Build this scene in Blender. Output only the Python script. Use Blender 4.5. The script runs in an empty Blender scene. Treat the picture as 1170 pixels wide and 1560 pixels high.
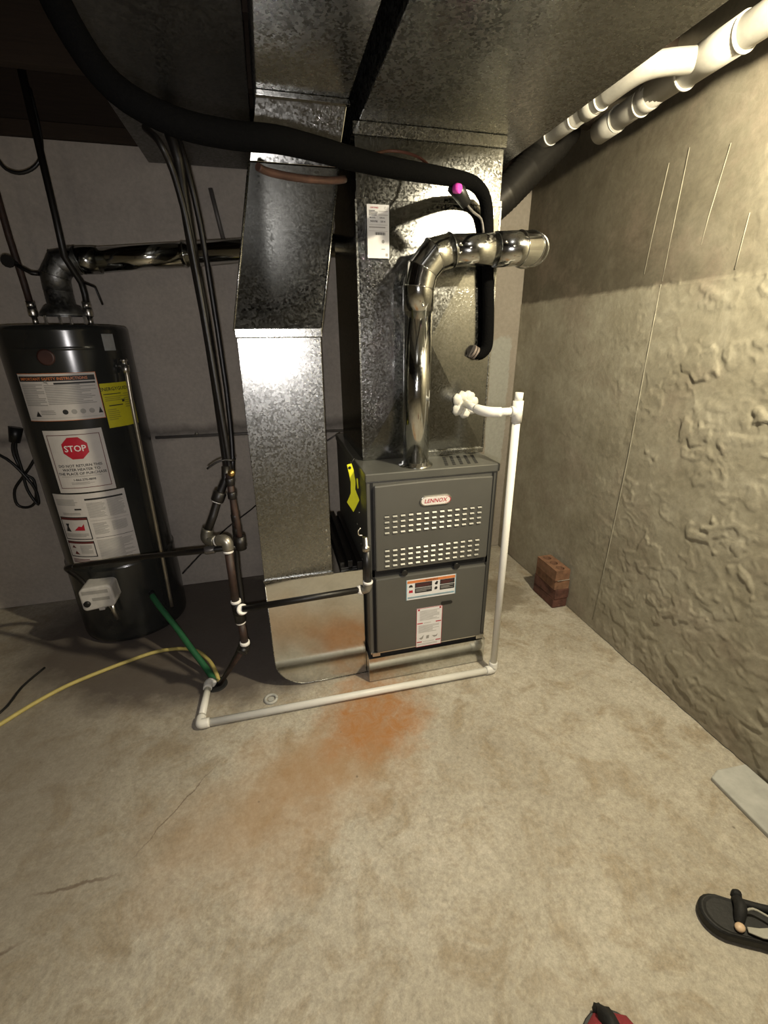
import bpy, bmesh, math, random
from mathutils import Vector, Matrix, noise
random.seed(7)
S = bpy.context.scene
COL = S.collection
PI = math.pi

# ------------------------------------------------------------ camera
CAM_H = 1.38
f_px = 662.84; pitch, yaw, roll = (math.radians(a) for a in (21.796, 13.842, 0.692))
fw = Vector((math.sin(yaw)*math.cos(pitch), math.cos(yaw)*math.cos(pitch), -math.sin(pitch)))
rt = Vector((math.cos(yaw), -math.sin(yaw), 0)); dn = fw.cross(rt)
rt2 = math.cos(roll)*rt + math.sin(roll)*dn; dn2 = -math.sin(roll)*rt + math.cos(roll)*dn
cd = bpy.data.cameras.new('camera'); cam = bpy.data.objects.new('camera', cd); COL.objects.link(cam)
M = Matrix((rt2, -dn2, -fw)).transposed().to_4x4(); M.translation = (0, 0, CAM_H)
cam.matrix_world = M
cd.sensor_fit = 'HORIZONTAL'; cd.sensor_width = 36; cd.lens = 36*f_px/1170; cd.clip_start = 0.02
S.camera = cam
# ------------------------------------------------------------ world, lights, exposure
w = bpy.data.worlds.new('world'); S.world = w; w.use_nodes = True
w.node_tree.nodes['Background'].inputs[0].default_value = (1, .93, .84, 1)
w.node_tree.nodes['Background'].inputs[1].default_value = 0.0
def light(name, kind, loc, energy, color, size=.02, rot=None, **k):
    l = bpy.data.lights.new(name, kind); l.energy = energy; l.color = color
    if kind in ('POINT', 'SPOT'): l.shadow_soft_size = size
    for a, b in k.items(): setattr(l, a, b)
    o = bpy.data.objects.new(name, l); COL.objects.link(o); o.location = loc
    if rot is not None: o.rotation_euler = rot
    return o
# the phone's own torch beside its lens
fl = light('phone_torch', 'SPOT', (-.01, .0, 1.35), 39, (1, .95, .93), .008, spot_size=math.radians(150), spot_blend=1.0)
fl.rotation_euler = Vector((-.02, 1, -.36)).to_track_quat('-Z', 'Y').to_euler()
# bare bulb under the joists, to the right behind the camera
light('bare_bulb_light', 'POINT', (1.05, .58, 2.04), 142, (1, .885, .64), .035)
# weak fill light, added deeper in the room behind the camera
light('rear_fill_light', 'POINT', (-.3, -1.6, 2.05), 7, (1, .86, .66), .05)
S.view_settings.view_transform = 'Standard'; S.view_settings.look = 'None'
S.view_settings.exposure = 0.0; S.view_settings.gamma = 1; S.view_settings.use_curve_mapping = False

# ------------------------------------------------------------ materials
class NT:
    def __init__(s, name):
        s.m = bpy.data.materials.new(name); s.m.use_nodes = True; s.t = s.m.node_tree
        s.b = s.t.nodes['Principled BSDF']
    def n(s, typ, **k):
        nd = s.t.nodes.new(typ)
        for a, b in k.items():
            if a.startswith('i_'):
                key = a[2:]; key = int(key) if key.isdigit() else key.replace('_', ' ')
                if isinstance(b, bpy.types.NodeSocket): s.t.links.new(b, nd.inputs[key])
                else: nd.inputs[key].default_value = b
            else: setattr(nd, a, b)
        return nd
    def pos(s): return s.n('ShaderNodeNewGeometry').outputs['Position']
    def noise(s, scale, detail=4, rough=.6, vec=None, dist=0):
        nd = s.n('ShaderNodeTexNoise', i_Scale=scale, i_Detail=detail, i_Roughness=rough, i_Distortion=dist)
        s.t.links.new(vec or s.pos(), nd.inputs['Vector']); return nd.outputs['Fac']
    def ramp(s, fac, stops):
        r = s.n('ShaderNodeValToRGB'); s.t.links.new(fac, r.inputs[0]); e = r.color_ramp.elements
        while len(e) < len(stops): e.new(.5)
        for q, (p, c) in zip(e, stops):
            q.position = p; q.color = (c, c, c, 1) if isinstance(c, (int, float)) else (*c, 1)
        return r.outputs[0]
    def mix(s, fac, a, b, mode='MIX'):
        nd = s.n('ShaderNodeMix', data_type='RGBA', blend_type=mode)
        for sock, v in ((nd.inputs[0], fac), (nd.inputs[6], a), (nd.inputs[7], b)):
            if isinstance(v, bpy.types.NodeSocket): s.t.links.new(v, sock)
            elif isinstance(v, (int, float)): sock.default_value = v if sock == nd.inputs[0] else (v, v, v, 1)
            else: sock.default_value = (*v, 1)
        return nd.outputs[2]
    def math(s, op, a, b=0, c=None, clamp=False):
        nd = s.n('ShaderNodeMath', operation=op, use_clamp=clamp)
        for i, v in enumerate((a, b) if c is None else (a, b, c)):
            if isinstance(v, bpy.types.NodeSocket): s.t.links.new(v, nd.inputs[i])
            else: nd.inputs[i].default_value = v
        return nd.outputs[0]
    def bump(s, h, strength=.3, dist=.01):
        b = s.n('ShaderNodeBump', i_Strength=strength, i_Distance=dist); s.t.links.new(h, b.inputs['Height'])
        s.t.links.new(b.outputs[0], s.b.inputs['Normal'])
    def set(s, **k):
        for a, v in k.items():
            sock = s.b.inputs[a.replace('_', ' ')]
            if isinstance(v, bpy.types.NodeSocket): s.t.links.new(v, sock)
            elif isinstance(v, tuple): sock.default_value = (*v, 1)
            else: sock.default_value = v
        return s.m
    def blob(s, c, radii, rot=0, warp=.12, wscale=5, soft=(.6, 1.0)):
        """1 inside an uneven patch around world point c, 0 outside: a stain or painted shade with a shape of its own"""
        mp = s.n('ShaderNodeMapping', vector_type='TEXTURE')
        nz = s.n('ShaderNodeTexNoise', i_Scale=wscale, i_Detail=5.0, i_Roughness=.65); s.t.links.new(s.pos(), nz.inputs['Vector'])
        v1 = s.n('ShaderNodeVectorMath', operation='SUBTRACT'); s.t.links.new(nz.outputs['Color'], v1.inputs[0]); v1.inputs[1].default_value = (.5, .5, .5)
        v2 = s.n('ShaderNodeVectorMath', operation='SCALE'); s.t.links.new(v1.outputs[0], v2.inputs[0]); v2.inputs['Scale'].default_value = warp*3
        v3 = s.n('ShaderNodeVectorMath', operation='ADD'); s.t.links.new(v2.outputs[0], v3.inputs[0]); s.t.links.new(s.pos(), v3.inputs[1])
        s.t.links.new(v3.outputs[0], mp.inputs[0])
        mp.inputs['Location'].default_value = c; mp.inputs['Scale'].default_value = radii; mp.inputs['Rotation'].default_value = (0, 0, rot)
        ln = s.n('ShaderNodeVectorMath', operation='LENGTH'); s.t.links.new(mp.outputs[0], ln.inputs[0])
        return s.ramp(ln.outputs['Value'], [(soft[0]*.5, 1.0), (soft[1]*.99, 0.0)])

def plain(name, col, rough=.5, metal=0, var=.12, scale=30, bump=0, spec=None):
    t = NT(name); nz = t.noise(scale, 4)
    f = t.ramp(nz, [(.3, 1-var), (.7, 1+var)])
    c = t.mix(1.0, col, f, 'MULTIPLY')
    t.set(Base_Color=c, Roughness=rough, Metallic=float(metal))
    if spec is not None: t.set(Specular_IOR_Level=spec)
    if bump: t.bump(nz, bump, .003)
    return t.m

def galvanised(name, base=.39, r0=.15, r1=.29, spangle=170, bump=.40, tint=(.99, 1, .97), vary=.24):
    t = NT(name)
    v = t.n('ShaderNodeTexVoronoi', i_Scale=spangle, i_Randomness=1.0); 
    wn = t.n('ShaderNodeTexNoise', i_Scale=spangle*.8, i_Detail=2.0); t.t.links.new(t.pos(), wn.inputs['Vector'])
    mv = t.n('ShaderNodeVectorMath', operation='MULTIPLY_ADD'); t.t.links.new(wn.outputs['Color'], mv.inputs[0]); mv.inputs[1].default_value = (.006,)*3; t.t.links.new(t.pos(), mv.inputs[2])
    t.t.links.new(mv.outputs[0], v.inputs['Vector'])
    sep = t.n('ShaderNodeSeparateColor'); t.t.links.new(v.outputs['Color'], sep.inputs[0])
    cloud = t.noise(2.5, 5, .65)
    val = t.math('MULTIPLY_ADD', sep.outputs[0], vary, 1-vary*.8)
    val = t.math('MULTIPLY', val, t.ramp(cloud, [(.25, .78), (.75, 1.05)]))
    c = t.mix(1.0, tuple(base*x for x in tint), t.ramp(val, [(0, 0.0), (1, 1.0)]), 'MULTIPLY')
    rr = t.math('MULTIPLY_ADD', sep.outputs[1], r1-r0, r0)
    rr = t.math('MULTIPLY_ADD', cloud, .10, rr)
    t.set(Base_Color=c, Metallic=1.0, Roughness=rr)
    h = t.math('ADD', t.math('MULTIPLY', sep.outputs[2], .5), t.math('MULTIPLY', t.noise(3, 3), 1.5))
    t.bump(sep.outputs[2], bump, .0006)
    return t.m

GALV = galvanised('galvanised_steel')
GALV_DARK = galvanised('galvanised_steel_dull', base=.31, r0=.07, r1=.19, spangle=170, bump=.22, vary=.26)
GALV_TRUNK = galvanised('galvanised_steel_trunk', base=.46, r0=.14, r1=.32, spangle=150, bump=.3, vary=.3)
GALV_OLD = galvanised('galvanised_steel_aged', base=.22, r0=.35, r1=.55, spangle=120)
FLUE = galvanised('vent_pipe_steel', base=.74, r0=.05, r1=.10, spangle=120, bump=.05, vary=.08)
BLACK_FOAM = plain('black_foam_insulation', (.0032, .0032, .0032), .9, bump=.6, scale=200, spec=.03)
BLACK_IRON = plain('black_iron_pipe', (.006, .005, .0045), .45, scale=60, bump=.2)
BLACK_PLASTIC = plain('black_plastic', (.01, .01, .01), .4)
RUSTY = plain('rusty_brown_pipe', (.028, .014, .010), .6, var=.5, scale=50)
GREEN = plain('green_rubber_hose', (.02, .11, .045), .5)
YELLOW_HOSE = plain('yellow_tube', (.48, .40, .13), .6)
COPPER = plain('tarnished_copper', (.08, .04, .028), .6, .4, var=.4)
BRASS = plain('brass', (.5, .33, .12), .35, 1)
SILVER = plain('zinc_fitting', (.62, .60, .56), .3, 1)
TAPE = plain('white_thread_tape', (.8, .78, .74), .6)
PVC = plain('white_pvc', (.74, .73, .68), .38, var=.05, scale=12)
PVC_OLD = plain('dusty_white_pvc', (.40, .385, .345), .45, var=.2, scale=14)
GREY_PAINT = plain('grey_enamel', (.105, .103, .092), .42, .25, var=.05, scale=6)
GREY_TOP = plain('grey_enamel_top', (.15, .15, .135), .30, .5, var=.08, scale=9)
TANK = plain('charcoal_enamel', (.020, .021, .020), .21, var=.15, scale=8, spec=.6)
DARK = plain('dark_gap', (.006, .006, .006), .8)
PAPER = plain('label_paper', (.56, .53, .50), .7, var=.04)
PAPER_W = plain('white_label', (.72, .71, .70), .6, var=.03)
INK = plain('black_ink', (.02, .02, .02), .6)
INK_GREY = plain('grey_print', (.30, .29, .27), .6)
INK_LIGHT = plain('pale_grey_print', (.42, .41, .39), .6)
RED = plain('red_ink', (.42, .012, .03), .5)
DKRED = plain('dark_red_ink', (.11, .02, .02), .5)
ORANGE = plain('orange_ink', (.62, .20, .06), .5)
BLUE = plain('pale_blue_ink', (.22, .38, .46), .5)
YEL_LABEL = plain('yellow_label', (.55, .50, .02), .5, var=.04)
YEL_TAG = plain('bright_yellow_plastic', (.80, .78, .02), .45, var=.05)
MAGENTA = plain('magenta_plastic', (.65, .06, .40), .4)
PUTTY = plain('white_duct_putty', (.62, .60, .53), .7, var=.15, scale=25, bump=.5)
CLOTH_RED = plain('red_shoe_fabric', (.20, .018, .025), .8, scale=90, bump=.4)
CLOTH_BLACK = plain('black_shoe_fabric', (.005, .005, .005), .75, scale=120, bump=.5)
RUBBER = plain('black_footbed', (.008, .008, .0075), .6, scale=70, bump=.4)
STRAP = plain('stone_grey_strap', (.34, .33, .28), .6, var=.15)
TAN = plain('tan_buckle', (.62, .45, .30), .45)
CONDUIT = plain('grey_conduit', (.16, .15, .14), .5, .4)
VALVE_WHITE = plain('white_valve_plastic', (.52, .50, .47), .5)

def wood_mat(name, col):
    t = NT(name); mp = t.n('ShaderNodeMapping', i_Scale=(2, 30, 30)); t.t.links.new(t.pos(), mp.inputs[0])
    nz = t.noise(2.2, 6, .65, mp.outputs[0], 1.0)
    t.set(Base_Color=t.mix(nz, tuple(c*.5 for c in col), tuple(c*1.4 for c in col)), Roughness=.85); t.bump(nz, .3, .004); return t.m
WOOD = wood_mat('joist_wood', (.030, .018, .010)); WOOD2 = wood_mat('subfloor_wood', (.020, .014, .009))

def floor_mat():
    t = NT('concrete_floor')
    big = t.noise(1.6, 6, .65, dist=.4); mid = t.noise(7, 8, .7, dist=.6); fine = t.noise(60, 6, .75)
    c = t.ramp(big, [(.28, (.32, .285, .225)), (.5, (.41, .375, .305)), (.72, (.50, .465, .39))])
    c = t.mix(t.ramp(mid, [(.35, .75), (.52, 0)]), c, (.27, .215, .14))
    c = t.mix(t.ramp(t.noise(4.1, 7, .7, dist=1.2), [(.54, 0), (.72, .55)]), c, (.56, .52, .44))
    c = t.mix(t.ramp(t.noise(16, 8, .75, dist=1.4), [(.5, 0), (.75, .5)]), c, (.26, .22, .16))
    c = t.mix(1.0, c, t.ramp(fine, [(.25, .72), (.7, 1.2)]), 'MULTIPLY')
    c = t.mix(1.0, c, t.ramp(t.noise(170, 4, .8), [(.3, .82), (.65, 1.12)]), 'MULTIPLY')
    # bare grey cement by the heater, painted shade in the right corner, dark band along the duct, rust
    grey = t.blob((-1.2, 1.5, 0), (1.1, 1.3, 9), .2, .3, 2.2)
    c = t.mix(t.math('MULTIPLY', grey, .55), c, (.19, .165, .14))
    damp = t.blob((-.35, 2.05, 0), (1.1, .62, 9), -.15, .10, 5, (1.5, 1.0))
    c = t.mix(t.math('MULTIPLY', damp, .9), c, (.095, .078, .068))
    furnace_shade = t.blob((1.13, 1.95, 0), (.22, .20, 9), .3, .10, 6, (1.4, 1.0))  # furnace's cast shadow on the floor, painted into the colour
    c = t.mix(t.math('MULTIPLY', furnace_shade, .6), c, (.12, .09, .05))
    r1 = t.blob((.27, 1.27, 0), (.26, .24, 9), .5, .11, 7, (.9, 1.0))
    r2 = t.blob((.06, 1.08, 0), (.34, .17, 9), .9, .15, 6, (.7, 1.0))
    r3 = t.blob((-.05, 1.05, 0), (.55, .28, 9), .2, .2, 4, (.3, 1.0))
    c = t.mix(t.math('MULTIPLY', r3, .6), c, (.36, .225, .115))
    r2 = t.math('MULTIPLY', r2, t.ramp(t.noise(10, 8, .75, dist=1.0), [(.3, .15), (.65, .75)]))
    c = t.mix(r2, c, (.31, .19, .095))
    r1 = t.math('MULTIPLY', r1, t.ramp(t.noise(14, 8, .75, dist=1.0), [(.3, .35), (.6, .95)]))
    c = t.mix(r1, c, (.34, .15, .045))
    # dark specks and hairline cracks
    vo = t.n('ShaderNodeTexVoronoi', i_Scale=9.0); t.t.links.new(t.pos(), vo.inputs['Vector'])
    sp = t.ramp(vo.outputs['Distance'], [(.02, 1), (.05, 0)])
    c = t.mix(t.math('MULTIPLY', sp, .6), c, (.09, .07, .05))
    for cc, rr, an in (((-.66, .915, 0), (.13, .006, 9), -.05), ((-.80, .79, 0), (.08, .006, 9), .3), ((-.42, 1.08, 0), (.20, .003, 9), .9)):
        ck = t.blob(cc, rr, an, .012, 18, (.8, 1.0)); c = t.mix(t.math('MULTIPLY', ck, .65), c, (.10, .065, .045))
    t.set(Base_Color=c, Roughness=t.ramp(mid, [(.3, .55), (.7, .8)]), Specular_IOR_Level=.35)
    h = t.math('ADD', t.math('MULTIPLY', fine, .5), mid); t.bump(h, .35, .004)
    return t.m
FLOOR = floor_mat()

def wall_right_mat():
    t = NT('parged_concrete_wall')
    big = t.noise(1.3, 5, .6); mid = t.noise(6, 8, .7, dist=.5); fine = t.noise(45, 6, .7)
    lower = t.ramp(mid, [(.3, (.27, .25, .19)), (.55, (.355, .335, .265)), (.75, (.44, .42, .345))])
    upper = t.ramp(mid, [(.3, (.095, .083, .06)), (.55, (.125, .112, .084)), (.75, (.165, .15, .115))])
    sx = t.n('ShaderNodeSeparateXYZ'); t.t.links.new(t.pos(), sx.inputs[0])
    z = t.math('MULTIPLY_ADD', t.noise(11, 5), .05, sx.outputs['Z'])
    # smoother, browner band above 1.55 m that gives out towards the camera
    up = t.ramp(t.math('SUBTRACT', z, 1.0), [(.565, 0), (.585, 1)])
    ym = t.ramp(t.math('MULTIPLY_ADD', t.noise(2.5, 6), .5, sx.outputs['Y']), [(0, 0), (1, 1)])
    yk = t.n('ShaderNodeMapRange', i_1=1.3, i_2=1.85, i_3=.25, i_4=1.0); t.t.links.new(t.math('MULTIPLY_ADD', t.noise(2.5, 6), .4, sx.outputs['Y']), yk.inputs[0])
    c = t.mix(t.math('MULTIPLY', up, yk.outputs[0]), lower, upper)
    c = t.mix(1.0, c, t.ramp(big, [(.3, (.84, .82, .78)), (.7, (1.12, 1.10, 1.08))]), 'MULTIPLY')
    pk = t.ramp(t.noise(3.3, 6, .7), [(.52, 0), (.66, .35)]); c = t.mix(pk, c, (.26, .205, .16))
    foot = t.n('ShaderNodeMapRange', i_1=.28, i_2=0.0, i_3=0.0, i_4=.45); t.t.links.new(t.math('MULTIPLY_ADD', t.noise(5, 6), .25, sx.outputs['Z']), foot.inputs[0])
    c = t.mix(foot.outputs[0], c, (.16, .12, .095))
    c = t.mix(1.0, c, t.ramp(fine, [(.25, .82), (.7, 1.12)]), 'MULTIPLY')
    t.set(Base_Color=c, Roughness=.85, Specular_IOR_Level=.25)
    t.bump(t.math('ADD', t.math('MULTIPLY', fine, .35), mid), .4, .006)
    return t.m
WALL_R = wall_right_mat()

def wall_back_mat():
    t = NT('painted_back_wall')
    mid = t.noise(5, 8, .7, dist=.4); fine = t.noise(50, 5, .7)
    c = t.ramp(mid, [(.3, (.40, .36, .32)), (.6, (.47, .425, .375)), (.8, (.52, .47, .42))])
    sx = t.n('ShaderNodeSeparateXYZ'); t.t.links.new(t.pos(), sx.inputs[0])
    z = t.math('MULTIPLY_ADD', t.noise(6, 6), .10, sx.outputs['Z'])
    sm = t.math('SUBTRACT', 1, t.math('MULTIPLY', t.math('ABSOLUTE', t.math('SUBTRACT', z, .975)), 20), clamp=True)
    c = t.mix(t.math('MULTIPLY', sm, .65), c, (.07, .065, .06))
    # darker, browner tone to the right of the furnace
    xr = t.n('ShaderNodeMapRange', i_1=1.02, i_2=1.06, i_3=0.0, i_4=1.0); t.t.links.new(t.math('MULTIPLY_ADD', t.noise(7, 6), .08, sx.outputs['X']), xr.inputs[0])
    c = t.mix(t.math('MULTIPLY', xr.outputs[0], .55), c, (.17, .145, .10))
    nzp = t.noise(9, 6, .7)
    px = t.math('MULTIPLY_ADD', nzp, .06, sx.outputs['X']); pz = t.math('MULTIPLY_ADD', nzp, .10, sx.outputs['Z'])
    bx = t.math('SUBTRACT', 1, t.math('MULTIPLY', t.math('ABSOLUTE', t.math('SUBTRACT', px, 1.385)), 14), clamp=True)
    bz = t.math('SUBTRACT', 4.6, t.math('MULTIPLY', t.math('ABSOLUTE', t.math('SUBTRACT', pz, 1.02)), 11), clamp=True)
    c = t.mix(t.ramp(t.math('MULTIPLY', bx, bz), [(.05, 0), (.12, .9)]), c, (.34, .34, .30))
    c = t.mix(1.0, c, t.ramp(fine, [(.25, .85), (.7, 1.1)]), 'MULTIPLY')
    t.set(Base_Color=c, Roughness=.85, Specular_IOR_Level=.2); t.bump(t.math('ADD', t.math('MULTIPLY', fine, .4), mid), .3, .004)
    return t.m
WALL_B = wall_back_mat()
CONC = plain('bare_concrete', (.26, .24, .21), .85, var=.25, scale=8, bump=.5)
PATCHM = plain('pale_grey_mortar', (.40, .40, .37), .8, var=.18, scale=14, bump=.5)
BRICK_A = plain('brown_brick', (.20, .105, .06), .85, var=.35, scale=30, bump=.6)
BRICK_B = plain('dark_red_brick', (.10, .042, .03), .85, var=.4, scale=30, bump=.6)
MORTAR = plain('mortar', (.50, .47, .40), .9, var=.2)

# ------------------------------------------------------------ mesh builder
ORG = {}
class MB:
    def __init__(s): s.v = []; s.f = []; s.mi = []; s.sm = []
    def add(s, vs, fs, mi=0, smooth=False):
        o = len(s.v); s.v += [tuple(v) for v in vs]
        for f in fs: s.f.append([i+o for i in f]); s.mi.append(mi); s.sm.append(smooth)
        return s
    def box(s, x0, x1, y0, y1, z0, z1, mi=0):
        v = [(x0,y0,z0),(x1,y0,z0),(x1,y1,z0),(x0,y1,z0),(x0,y0,z1),(x1,y0,z1),(x1,y1,z1),(x0,y1,z1)]
        return s.add(v, [(3,2,1,0),(4,5,6,7),(0,1,5,4),(1,2,6,5),(2,3,7,6),(3,0,4,7)], mi)
    def hexa(s, b, t, mi=0):
        return s.add(list(b)+list(t), [(3,2,1,0),(4,5,6,7),(0,1,5,4),(1,2,6,5),(2,3,7,6),(3,0,4,7)], mi)
    def tube(s, pts, r, n=16, mi=0, caps=True, smooth=True, step=0):
        P = [Vector(p) for p in pts]; R = list(r) if isinstance(r, (list, tuple)) else [r]*len(P)
        if step:
            Q = []; RR = []
            for i in range(len(P)-1):
                p0, p1, p2, p3 = P[max(i-1,0)], P[i], P[i+1], P[min(i+2,len(P)-1)]
                for k in range(step):
                    t = k/step
                    Q.append(.5*((2*p1)+(p2-p0)*t+(2*p0-5*p1+4*p2-p3)*t*t+(3*p1-p0-3*p2+p3)*t**3)); RR.append(R[i]*(1-t)+R[i+1]*t)
            P = Q+[P[-1]]; R = RR+[R[-1]]
        T = []
        for i in range(len(P)):
            a = (P[i]-P[i-1]).normalized() if i else (P[1]-P[0]).normalized()
            b = (P[i+1]-P[i]).normalized() if i < len(P)-1 else a
            T.append((a+b).normalized() if (a+b).length > 1e-6 else a)
        u = T[0].orthogonal().normalized(); vs = []
        for i, p in enumerate(P):
            u = (u-T[i]*u.dot(T[i])).normalized(); w_ = T[i].cross(u)
            k = 1.0
            if 0 < i < len(P)-1:
                d = (P[i]-P[i-1]).normalized().dot(T[i]); k = 1/max(d, .5) if not step else 1.0
            for j in range(n):
                a = 2*PI*j/n; vs.append(p+(u*math.cos(a)+w_*math.sin(a))*R[i]*(1+(k-1)*.5))
        fs = [(i*n+j, i*n+(j+1)%n, (i+1)*n+(j+1)%n, (i+1)*n+j) for i in range(len(P)-1) for j in range(n)]
        s.add(vs, fs, mi, smooth)
        if caps:
            o = len(s.v)-len(vs)
            s.f.append([o+j for j in range(n)][::-1]); s.mi.append(mi); s.sm.append(False)
            s.f.append([o+(len(P)-1)*n+j for j in range(n)]); s.mi.append(mi); s.sm.append(False)
        return s
    def lathe(s, c, prof, n=48, axis='z', mi=0, smooth=True, cap=True):
        vs = []
        for r, h in prof:
            for j in range(n):
                a = 2*PI*j/n; q = (r*math.cos(a), r*math.sin(a), h)
                if axis == 'x': q = (q[2], q[0], q[1])
                if axis == 'y': q = (q[0], q[2], q[1])
                vs.append((c[0]+q[0], c[1]+q[1], c[2]+q[2]))
        m = len(prof)
        fs = [(i*n+j, i*n+(j+1)%n, (i+1)*n+(j+1)%n, (i+1)*n+j) for i in range(m-1) for j in range(n)]
        o = len(s.v); s.add(vs, fs, mi, smooth)
        if cap:
            for r_ in ([o+j for j in range(n)][::-1], [o+(m-1)*n+j for j in range(n)]):
                s.f.append(r_); s.mi.append(mi); s.sm.append(False)
        return s
    def prism(s, outline, h0, h1, axis='y', mi=0):
        n = len(outline); m = {'y': lambda a, b, h: (a, h, b), 'z': lambda a, b, h: (a, b, h), 'x': lambda a, b, h: (h, a, b)}[axis]
        vs = [m(a, b, h0) for a, b in outline]+[m(a, b, h1) for a, b in outline]
        return s.add(vs, [list(range(n))[::-1], [n+i for i in range(n)]]+[(i, (i+1)%n, n+(i+1)%n, n+i) for i in range(n)], mi)
    def ball(s, c, r, mi=0, nu=14, nv=8, warp=0):
        vs = []; fs = []
        r = (r, r, r) if isinstance(r, (int, float)) else r
        for i in range(nv+1):
            ph = PI*i/nv
            for j in range(nu):
                a = 2*PI*j/nu; d = Vector((math.sin(ph)*math.cos(a), math.sin(ph)*math.sin(a), math.cos(ph)))
                k = 1+warp*noise.noise(d*2.3+Vector(c)*9)
                vs.append((c[0]+d.x*r[0]*k, c[1]+d.y*r[1]*k, c[2]+d.z*r[2]*k))
        for i in range(nv):
            for j in range(nu): fs.append((i*nu+j, (i+1)*nu+j, (i+1)*nu+(j+1)%nu, i*nu+(j+1)%nu))
        return s.add(vs, fs, mi, True)
    def build(s, name, mats, parent=None, bevel=0, origin=None, autosmooth=False):
        if not isinstance(mats, (list, tuple)): mats = [mats]
        og = Vector(ORG[parent.name]) if parent else Vector(origin or (0, 0, 0))
        me = bpy.data.meshes.new(name); me.from_pydata([tuple(Vector(v)-og) for v in s.v], [], s.f)
        for m in mats: me.materials.append(m)
        for i, p in enumerate(me.polygons): p.material_index = s.mi[i]; p.use_smooth = s.sm[i]
        bm = bmesh.new(); bm.from_mesh(me); bmesh.ops.remove_doubles(bm, verts=bm.verts, dist=1e-6); bmesh.ops.recalc_face_normals(bm, faces=bm.faces); bm.to_mesh(me); bm.free()
        me.update()
        o = bpy.data.objects.new(name, me); COL.objects.link(o)
        if parent: o.parent = parent
        else: o.location = og
        ORG[o.name] = tuple(og)
        if bevel:
            b = o.modifiers.new('bevel', 'BEVEL'); b.width = bevel; b.segments = 2; b.limit_method = 'ANGLE'; b.angle_limit = .6
        return o
def thing(name, loc, label, cat, group=None):
    o = bpy.data.objects.new(name, None); COL.objects.link(o); o.location = loc; o.empty_display_size = .05
    ORG[o.name] = loc; o['label'] = label; o['category'] = cat
    if group: o['group'] = group
    return o
def tag(o, label, cat, group=None):
    o['label'] = label; o['category'] = cat
    if group: o['group'] = group
    return o
def struct(o): o['kind'] = 'structure'; return o
def lab(o, s_): o['label'] = s_; return o

# ------------------------------------------------------------ stickers (flat print on flat or round faces)
FONT_CACHE = {}
def text_geo(s_):
    if s_ not in FONT_CACHE:
        cu = bpy.data.curves.new('t', 'FONT'); cu.body = s_; cu.size = 1; cu.resolution_u = 2; cu.offset = .015
        ob = bpy.data.objects.new('t', cu); COL.objects.link(ob)
        dg = bpy.context.evaluated_depsgraph_get(); me = bpy.data.meshes.new_from_object(ob.evaluated_get(dg))
        v = [(q.co.x, q.co.y) for q in me.vertices]; f = [list(p.vertices) for p in me.polygons]
        bpy.data.objects.remove(ob); bpy.data.meshes.remove(me); bpy.data.curves.remove(cu)
        FONT_CACHE[s_] = (v, f)
    return FONT_CACHE[s_]
def clip(P, x, sgn):
    out = []
    for i in range(len(P)):
        a, c = P[i-1], P[i]; ia, ic = (a[0]-x)*sgn >= 0, (c[0]-x)*sgn >= 0
        if ia != ic:
            t = (x-a[0])/(c[0]-a[0]); out.append((x, a[1]+(c[1]-a[1])*t))
        if ic: out.append(c)
    return out
def sticker(name, parent, mp, W, Hh, items, base=0, mats=None, seg=.012):
    """mp(u, v, h) -> point; u 0..W, v 0..Hh from the lower left"""
    b = MB(); used = []
    def mi(m):
        if m not in used: used.append(m)
        return used.index(m)
    def rect(u0, v0, u1, v1, h, k):
        n = max(1, int(math.ceil((u1-u0)/seg))); vs = []; fs = []
        for i in range(n+1):
            u = u0+(u1-u0)*i/n; vs += [mp(u, v0, h), mp(u, v1, h)]
        for i in range(n): fs.append((2*i, 2*i+2, 2*i+3, 2*i+1))
        b.add(vs, fs, k)
    k0 = mi(base)
    n = max(1, int(math.ceil(W/seg)))
    # base sheet with a real edge
    vs = []; 
    for i in range(n+1):
        u = W*i/n; vs += [mp(u, 0, .0), mp(u, Hh, .0), mp(u, 0, .0008), mp(u, Hh, .0008)]
    fs = []
    for i in range(n):
        a, c = 4*i, 4*i+4
        fs += [(a+2, c+2, c+3, a+3), (a, a+2, c+2, c)[::-1], (a+1, c+1, c+3, a+3)[::-1]]
    fs += [(0, 1, 3, 2), (4*n, 4*n+2, 4*n+3, 4*n+1)]
    b.add(vs, fs, k0)
    for j, it in enumerate(items):
        h = .0012+.00012*(it[-1] if isinstance(it[-1], int) else 0)
        if it[0] == 'r': rect(it[1], it[2], it[3], it[4], h, mi(it[5]))
        elif it[0] == 'p':
            P_ = it[1]; lo = min(p[0] for p in P_); hi = max(p[0] for p in P_); k = max(1, math.ceil((hi-lo)/seg))
            for e in range(k):
                q_ = clip(clip(P_, lo+(hi-lo)*e/k, 1), lo+(hi-lo)*(e+1)/k, -1)
                if len(q_) > 2: b.add([mp(u, v, h) for u, v in q_], [list(range(len(q_)))], mi(it[2]))
        elif it[0] == 't':
            _, s_, u, v, size, m = it[:6]; sx = it[6] if len(it) > 6 and isinstance(it[6], float) else 1.0
            V, F = text_geo(s_); wd = max(q[0] for q in V)-min(q[0] for q in V); mn = min(q[0] for q in V)
            b.add([mp(u+((x-mn)-wd/2)*size*sx, v+y*size, h+.0002) for x, y in V], F, mi(m))
        elif it[0] == 'lines':   # grey lines of small print
            _, u0, v0, u1, v1, pitch_, m = it[:7]; v = v1-pitch_
            while v > v0:
                e = u1-(u1-u0)*random.choice((0, 0, .05, .12, .3)); rect(u0, v, e, v+pitch_*.5, h, mi(m)); v -= pitch_
    return b.build(name, used, parent)

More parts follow.
